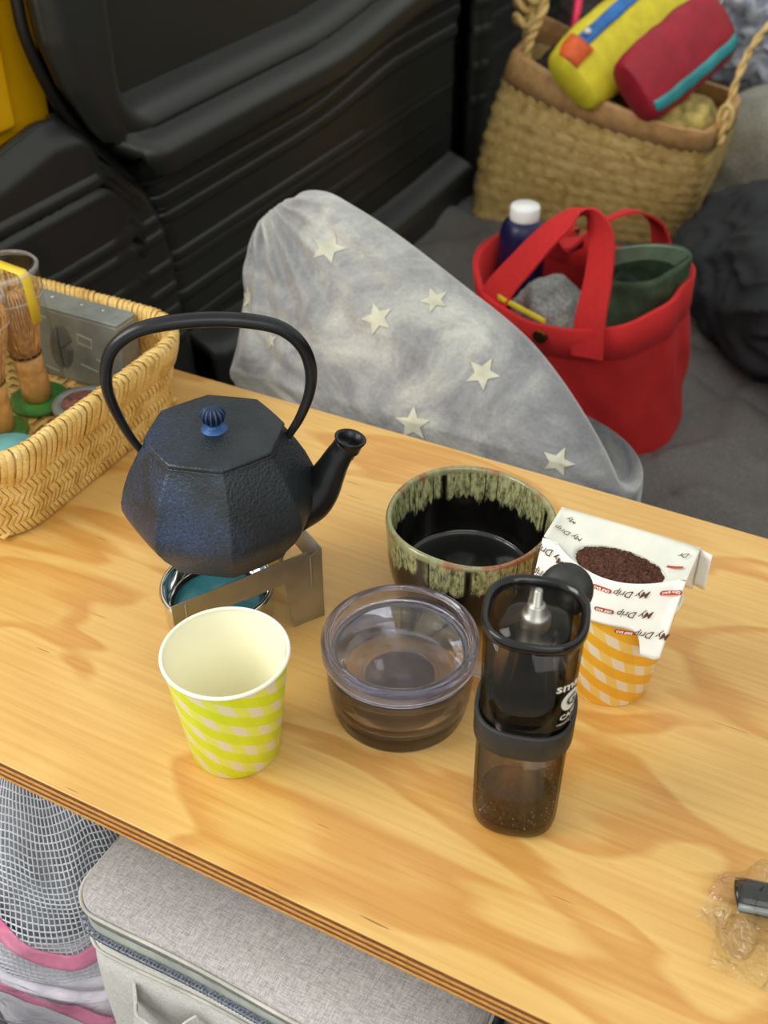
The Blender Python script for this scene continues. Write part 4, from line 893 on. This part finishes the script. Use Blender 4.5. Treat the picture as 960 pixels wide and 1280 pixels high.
lump('tan_packet', plain('tan_packet', (170, 150, 84), .7, 0, 40, .25), (-.40, 1.76, -.075), (.060, .06, .055), 'mustard packet under the crimson pouch in the straw basket', 'packet', 6, .15)

# ------------------------------------------------------------------ soft things on the right
lump('pale_cushion', 'cushion', (-.235, 2.08, -.20), (.165, .17, .125), 'pale woven cushion lying right of the straw basket', 'cushion', 2, .12, 1.5, flat=-.08, n=60)
t = lump('patterned_cloth', 'bluecloth', (-.29, 2.38, -.07), (.19, .14, .12), 'crumpled pale blue and white cloth behind the pale cushion', 'cloth', 11, .25, 2.2, n=60, fold=.18)
mb = MB(); mb.box((-.245, 2.17, .055), (.05, .02, .035), Euler((.3, .3, .5)).to_matrix()); tag(mb.build('blue_packet', 'blue_z', bevel=.004), 'small bright blue packet at the right photo edge above the cushion', 'packet')
t = lump('black_jacket', 'jacket', (-.080, 1.60, -.18), (.215, .21, .11), 'black padded jacket heaped at the right of the quilt', 'jacket', 7, .20, 1.1, rot=(0, 0, .5), flat=-.09, n=80, fold=.08)
def jk(pts, w, nm): return strap(pts, w, nm, 'jacket', t, Vector((-.070, 1.60, -.20)), .006, side=(1, .2, .1))
jk([(-.22, 1.78, -.12), (-.20, 1.72, -.085), (-.15, 1.66, -.07), (-.09, 1.58, -.075), (-.06, 1.5, -.10)], .03, 'strap')
jk([(-.15, 1.44, -.235), (-.10, 1.36, -.22), (-.055, 1.26, -.235), (-.03, 1.14, -.262)], .035, 'strap')

# ------------------------------------------------------------------ grey linen storage bag under the table front
LX0, LX1, LY0, LY1, LZ0, LZ1 = -.361, -.098, .268, .52, -.445, -.092
LO = Vector((-.24, .40, -.455))
t = thing('linen_cooler_bag', 'grey linen soft cooler bag with zip and loop under the table', 'bag', tuple(LO))
def rr_ring(x0, x1, y0, y1, r, z, n=12, jig=0):
    out = []
    for cx, cy, a0 in ((x1 - r, y1 - r, 0), (x0 + r, y1 - r, 90), (x0 + r, y0 + r, 180), (x1 - r, y0 + r, 270)):
        for k in range(n + 1):
            a = R(a0 + 90 * k / n); out.append(Vector((cx + r * math.cos(a), cy + r * math.sin(a), z)))
        nxt = None
    # subdivide the long sides
    res = []
    for i in range(len(out)):
        a, b = out[i], out[(i + 1) % len(out)]; res.append(a)
        if (b - a).length > .03:
            for k in range(1, 14): res.append(a.lerp(b, k / 14))
    return [p + Vector((0, 0, 0)) + (Vector((nz(p.x, p.y, z, 9) * jig, nz(p.y, p.x, z + 3, 9) * jig, nz(p.x, p.y, z + 7, 9) * jig)) if jig else Vector()) - LO for p in res]
def bagring(ins, z, jig=.004): return rr_ring(LX0 + ins, LX1 - ins, LY0 + ins, LY1 - ins, max(.022 - ins * .5, .008), z, 8, jig)
mb = MB(); mb.rings([bagring(.0, -.108, .003), bagring(.0, -.096, .003), bagring(.002, LZ1, .002), bagring(.02, LZ1 + .002, .002), bagring(.06, LZ1 + .003, .003), bagring(.1, LZ1 + .003, .003)], (True, True)); mb.build('bag_lid', 'bagfab', t)
mb = MB(); P = bagring(-.0012, -.0975, .003); mb.tube(P + [P[0]], .0013, 6, caps=(False, False)); mb.build('lid_piping', 'piping', t)
mb = MB(); P = bagring(-.0006, -.116, .003)
mb.rings([bagring(-.0, -.107, .003), bagring(-.0, -.128, .003)], (False, False)); mb.build('zip_tape', 'ziptape', t, solid=.001)
mb = MB(); P = bagring(-.0012, -.1175, .003); mb.tube(P + [P[0]], .0032, 6, caps=(False, False), flat=.5); mb.build('zip_teeth_band', 'zipc', t)
mb = MB()
for i in range(len(P) - 1):
    a, b = P[i], P[i + 1]; L_ = (b - a).length; m_ = max(1, int(L_ / .0024))
    if a.y + LO.y > .30: continue
    for k in range(m_):
        p = a.lerp(b, (k + .5) / m_); dr = (b - a).normalized(); mb.box(p + Vector((dr.y, -dr.x, 0)) * .0016, (.0011, .0012, .0062), Matrix.Rotation(math.atan2(dr.y, dr.x), 3, 'Z'))
tag(mb.build('zip_teeth', 'zipc', t, smooth=False), kind='stuff')
mb = MB(); mb.rings([bagring(.001, -.127, .004)] + [bagring(-.004 * math.sin(k / 10 * PI), -.127 - .318 * k / 10, .007) for k in range(1, 11)], (True, True)); mb.build('bag_side', 'bagside', t)
mb = MB(); P = bagring(-.001, -.136, .004); mb.tube(P + [P[0]], .0011, 6, caps=(False, False)); mb.build('side_piping', 'piping', t)
strap([(-.318, .2655, -.156), (-.312, .259, -.160), (-.304, .250, -.166), (-.290, .248, -.168), (-.276, .251, -.166), (-.268, .260, -.160), (-.262, .2655, -.156)], .022, 'pull_loop', 'bagside', t, LO, .002, side=(0, .15, 1))
# second bag to the right
L2 = Vector((0, .40, -.455))
t = thing('charcoal_cooler_bag', 'darker grey twill bag with a zip right of the linen cooler', 'bag', tuple(L2))
lm = m_cloth('grey_twill', (112, 108, 114), (146, 142, 148), 900)
mb = MB()
def r2(ins, z):
    n = []
    for k in range(64):
        a = 2 * PI * k / 64; e = 6; q = (abs(math.cos(a)) ** e + abs(math.sin(a)) ** e) ** (-1 / e); n.append(Vector(((.088 - ins) * q * math.cos(a), -.0 + (.125 - ins) * q * math.sin(a), z + .455 + .003 * nz(math.cos(a), math.sin(a), z, 3))))
    return n
mb.rings([r2(.01, -.45), r2(.0, -.44), r2(-.003, -.3), r2(0, -.115), r2(.004, -.107), r2(.02, -.104), r2(.05, -.103)]); mb.build('bag_body', lm, t)
P = [p + Vector((0, 0, 0)) for p in r2(-.0015, -.122)]; mb = MB(); mb.tube(P + [P[0]], .003, 6, caps=(False, False)); mb.build('zip_band', 'zipc', t)
mb = MB(); mb.tube([Vector((-.0865, y, -.106 + .455)) for y in (-.118, -.08, -.03, .04, .1)], .0038, 8, flat=.6); mb.build('zip_band', 'zipc', t)

# ------------------------------------------------------------------ clear net bag at the lower left
NO = Vector((-.45, .33, -.455))
t = thing('net_wash_bag', 'white mesh bag with pink bands wrapped in clear plastic, below the table', 'bag', tuple(NO))
def netp(u, v, off=0):
    """bulging front of the bundle, u left to right, v up"""
    a = R(-150 + 230 * u); b = v
    rx, ry = .112, .125; bulge = (1 - (abs(2 * b - 1.02)) ** 3.2 * .6)
    r = 1 + .09 * nz(math.cos(a) * 1.2, math.sin(a) * 1.2, b * 3, 1.5) + .045 * nz(math.cos(a) * 2, math.sin(a) * 2, b * 6, 2.5)
    return Vector((rx * bulge * r * math.cos(a) + off * math.cos(a) - .012, ry * bulge * r * math.sin(a) * .80 + off * math.sin(a) + .03, .385 * b + .012 * nz(a, b, 3, 2)))
def closed(off, nu, nv, mat, nm):
    mb = MB(); mb.grid(lambda u, v: (lambda uu, vv: netp(uu * 360 / 230, vv, off))(u, v), nu, nv, cu=True)
    return mb
mb = MB(); mb.rings([[netp(i / 90 * 360 / 230, v, -.010) for i in range(90)] for v in [k / 30 for k in range(31)]]); mb.build('bundle', 'netfill', t)
mb = MB(); mb.rings([[netp(i / 90 * 360 / 230, v, -.0035) for i in range(90)] for v in [k / 30 for k in range(22)]], (True, False)); mb.build('lilac_lining', 'netwhite', t)
mb = MB()
NUu, NVv = 118, 84
for i in range(NUu):
    if i / NUu > .95: continue
    mb.tube([netp(i / NUu * 1.0, k / 42) for k in range(25, 43)], .00065, 4, caps=(False, False))
for j in range(50, NVv + 1):
    mb.tube([netp(k / 56, j / NVv) for k in range(57)], .00065, 4, caps=(False, False))
tag(mb.build('net_mesh', 'netw', t), kind='stuff')
for path, w in (([(.14, .90), (.22, .84), (.30, .74), (.40, .67), (.52, .66), (.62, .68)], .016), ([(.16, .62), (.26, .57), (.36, .50), (.46, .42)], .016), ([(.10, .72), (.16, .68), (.24, .64)], .014)):
    Q = cr([(a, b, 0) for a, b in path], 8); mb = MB()
    rings = []
    for i, q in enumerate(Q):
        d = (Q[min(i + 1, len(Q) - 1)] - Q[max(i - 1, 0)]).normalized(); n = Vector((-d.y, d.x, 0)); rings.append([netp(q.x + n.x * k * .024, q.y + n.y * k * .021, .0018) for k in (-1, -.5, 0, .5, 1)])
    mb.rings(rings, (False, False), closed=False); mb.build('pink_band', 'pinkf', t, solid=.0008)
mb = MB(); mb.tube(cr([netp(a, b, .004) for a, b in ((.10, .80), (.18, .74), (.26, .68), (.30, .61), (.36, .57), (.46, .54), (.56, .55))], 6), .0042, 8, flat=.6); mb.build('white_cord', 'netwhite', t)
mb = MB(); mb.grid(lambda u, v: netp(.02 + .8 * u, .05 + .70 * v, .009 + .005 * nz(u * 9, v * 9, 4, 1) + .004 * abs(nz(u * 3, v * 14, 9, 2))), 90, 70); mb.build('clear_plastic', 'clear_b', t)
t = thing('webbing_strap', 'khaki webbing strap in the bottom left corner of the photo', 'strap', (-.42, .19, -.27))
mb = MB()
strap([(-.56, .22, -.31), (-.50, .205, -.262), (-.44, .20, -.238), (-.40, .215, -.25), (-.375, .24, -.29)], .035, 'webbing', 'khaki', t, Vector((-.42, .19, -.27)), .004, side=(.1, .9, .2))
strap([(-.54, .19, -.31), (-.47, .18, -.275), (-.42, .185, -.268), (-.38, .20, -.30)], .018, 'webbing', 'rubber', t, Vector((-.42, .19, -.27)), .004, side=(.1, .9, .2))
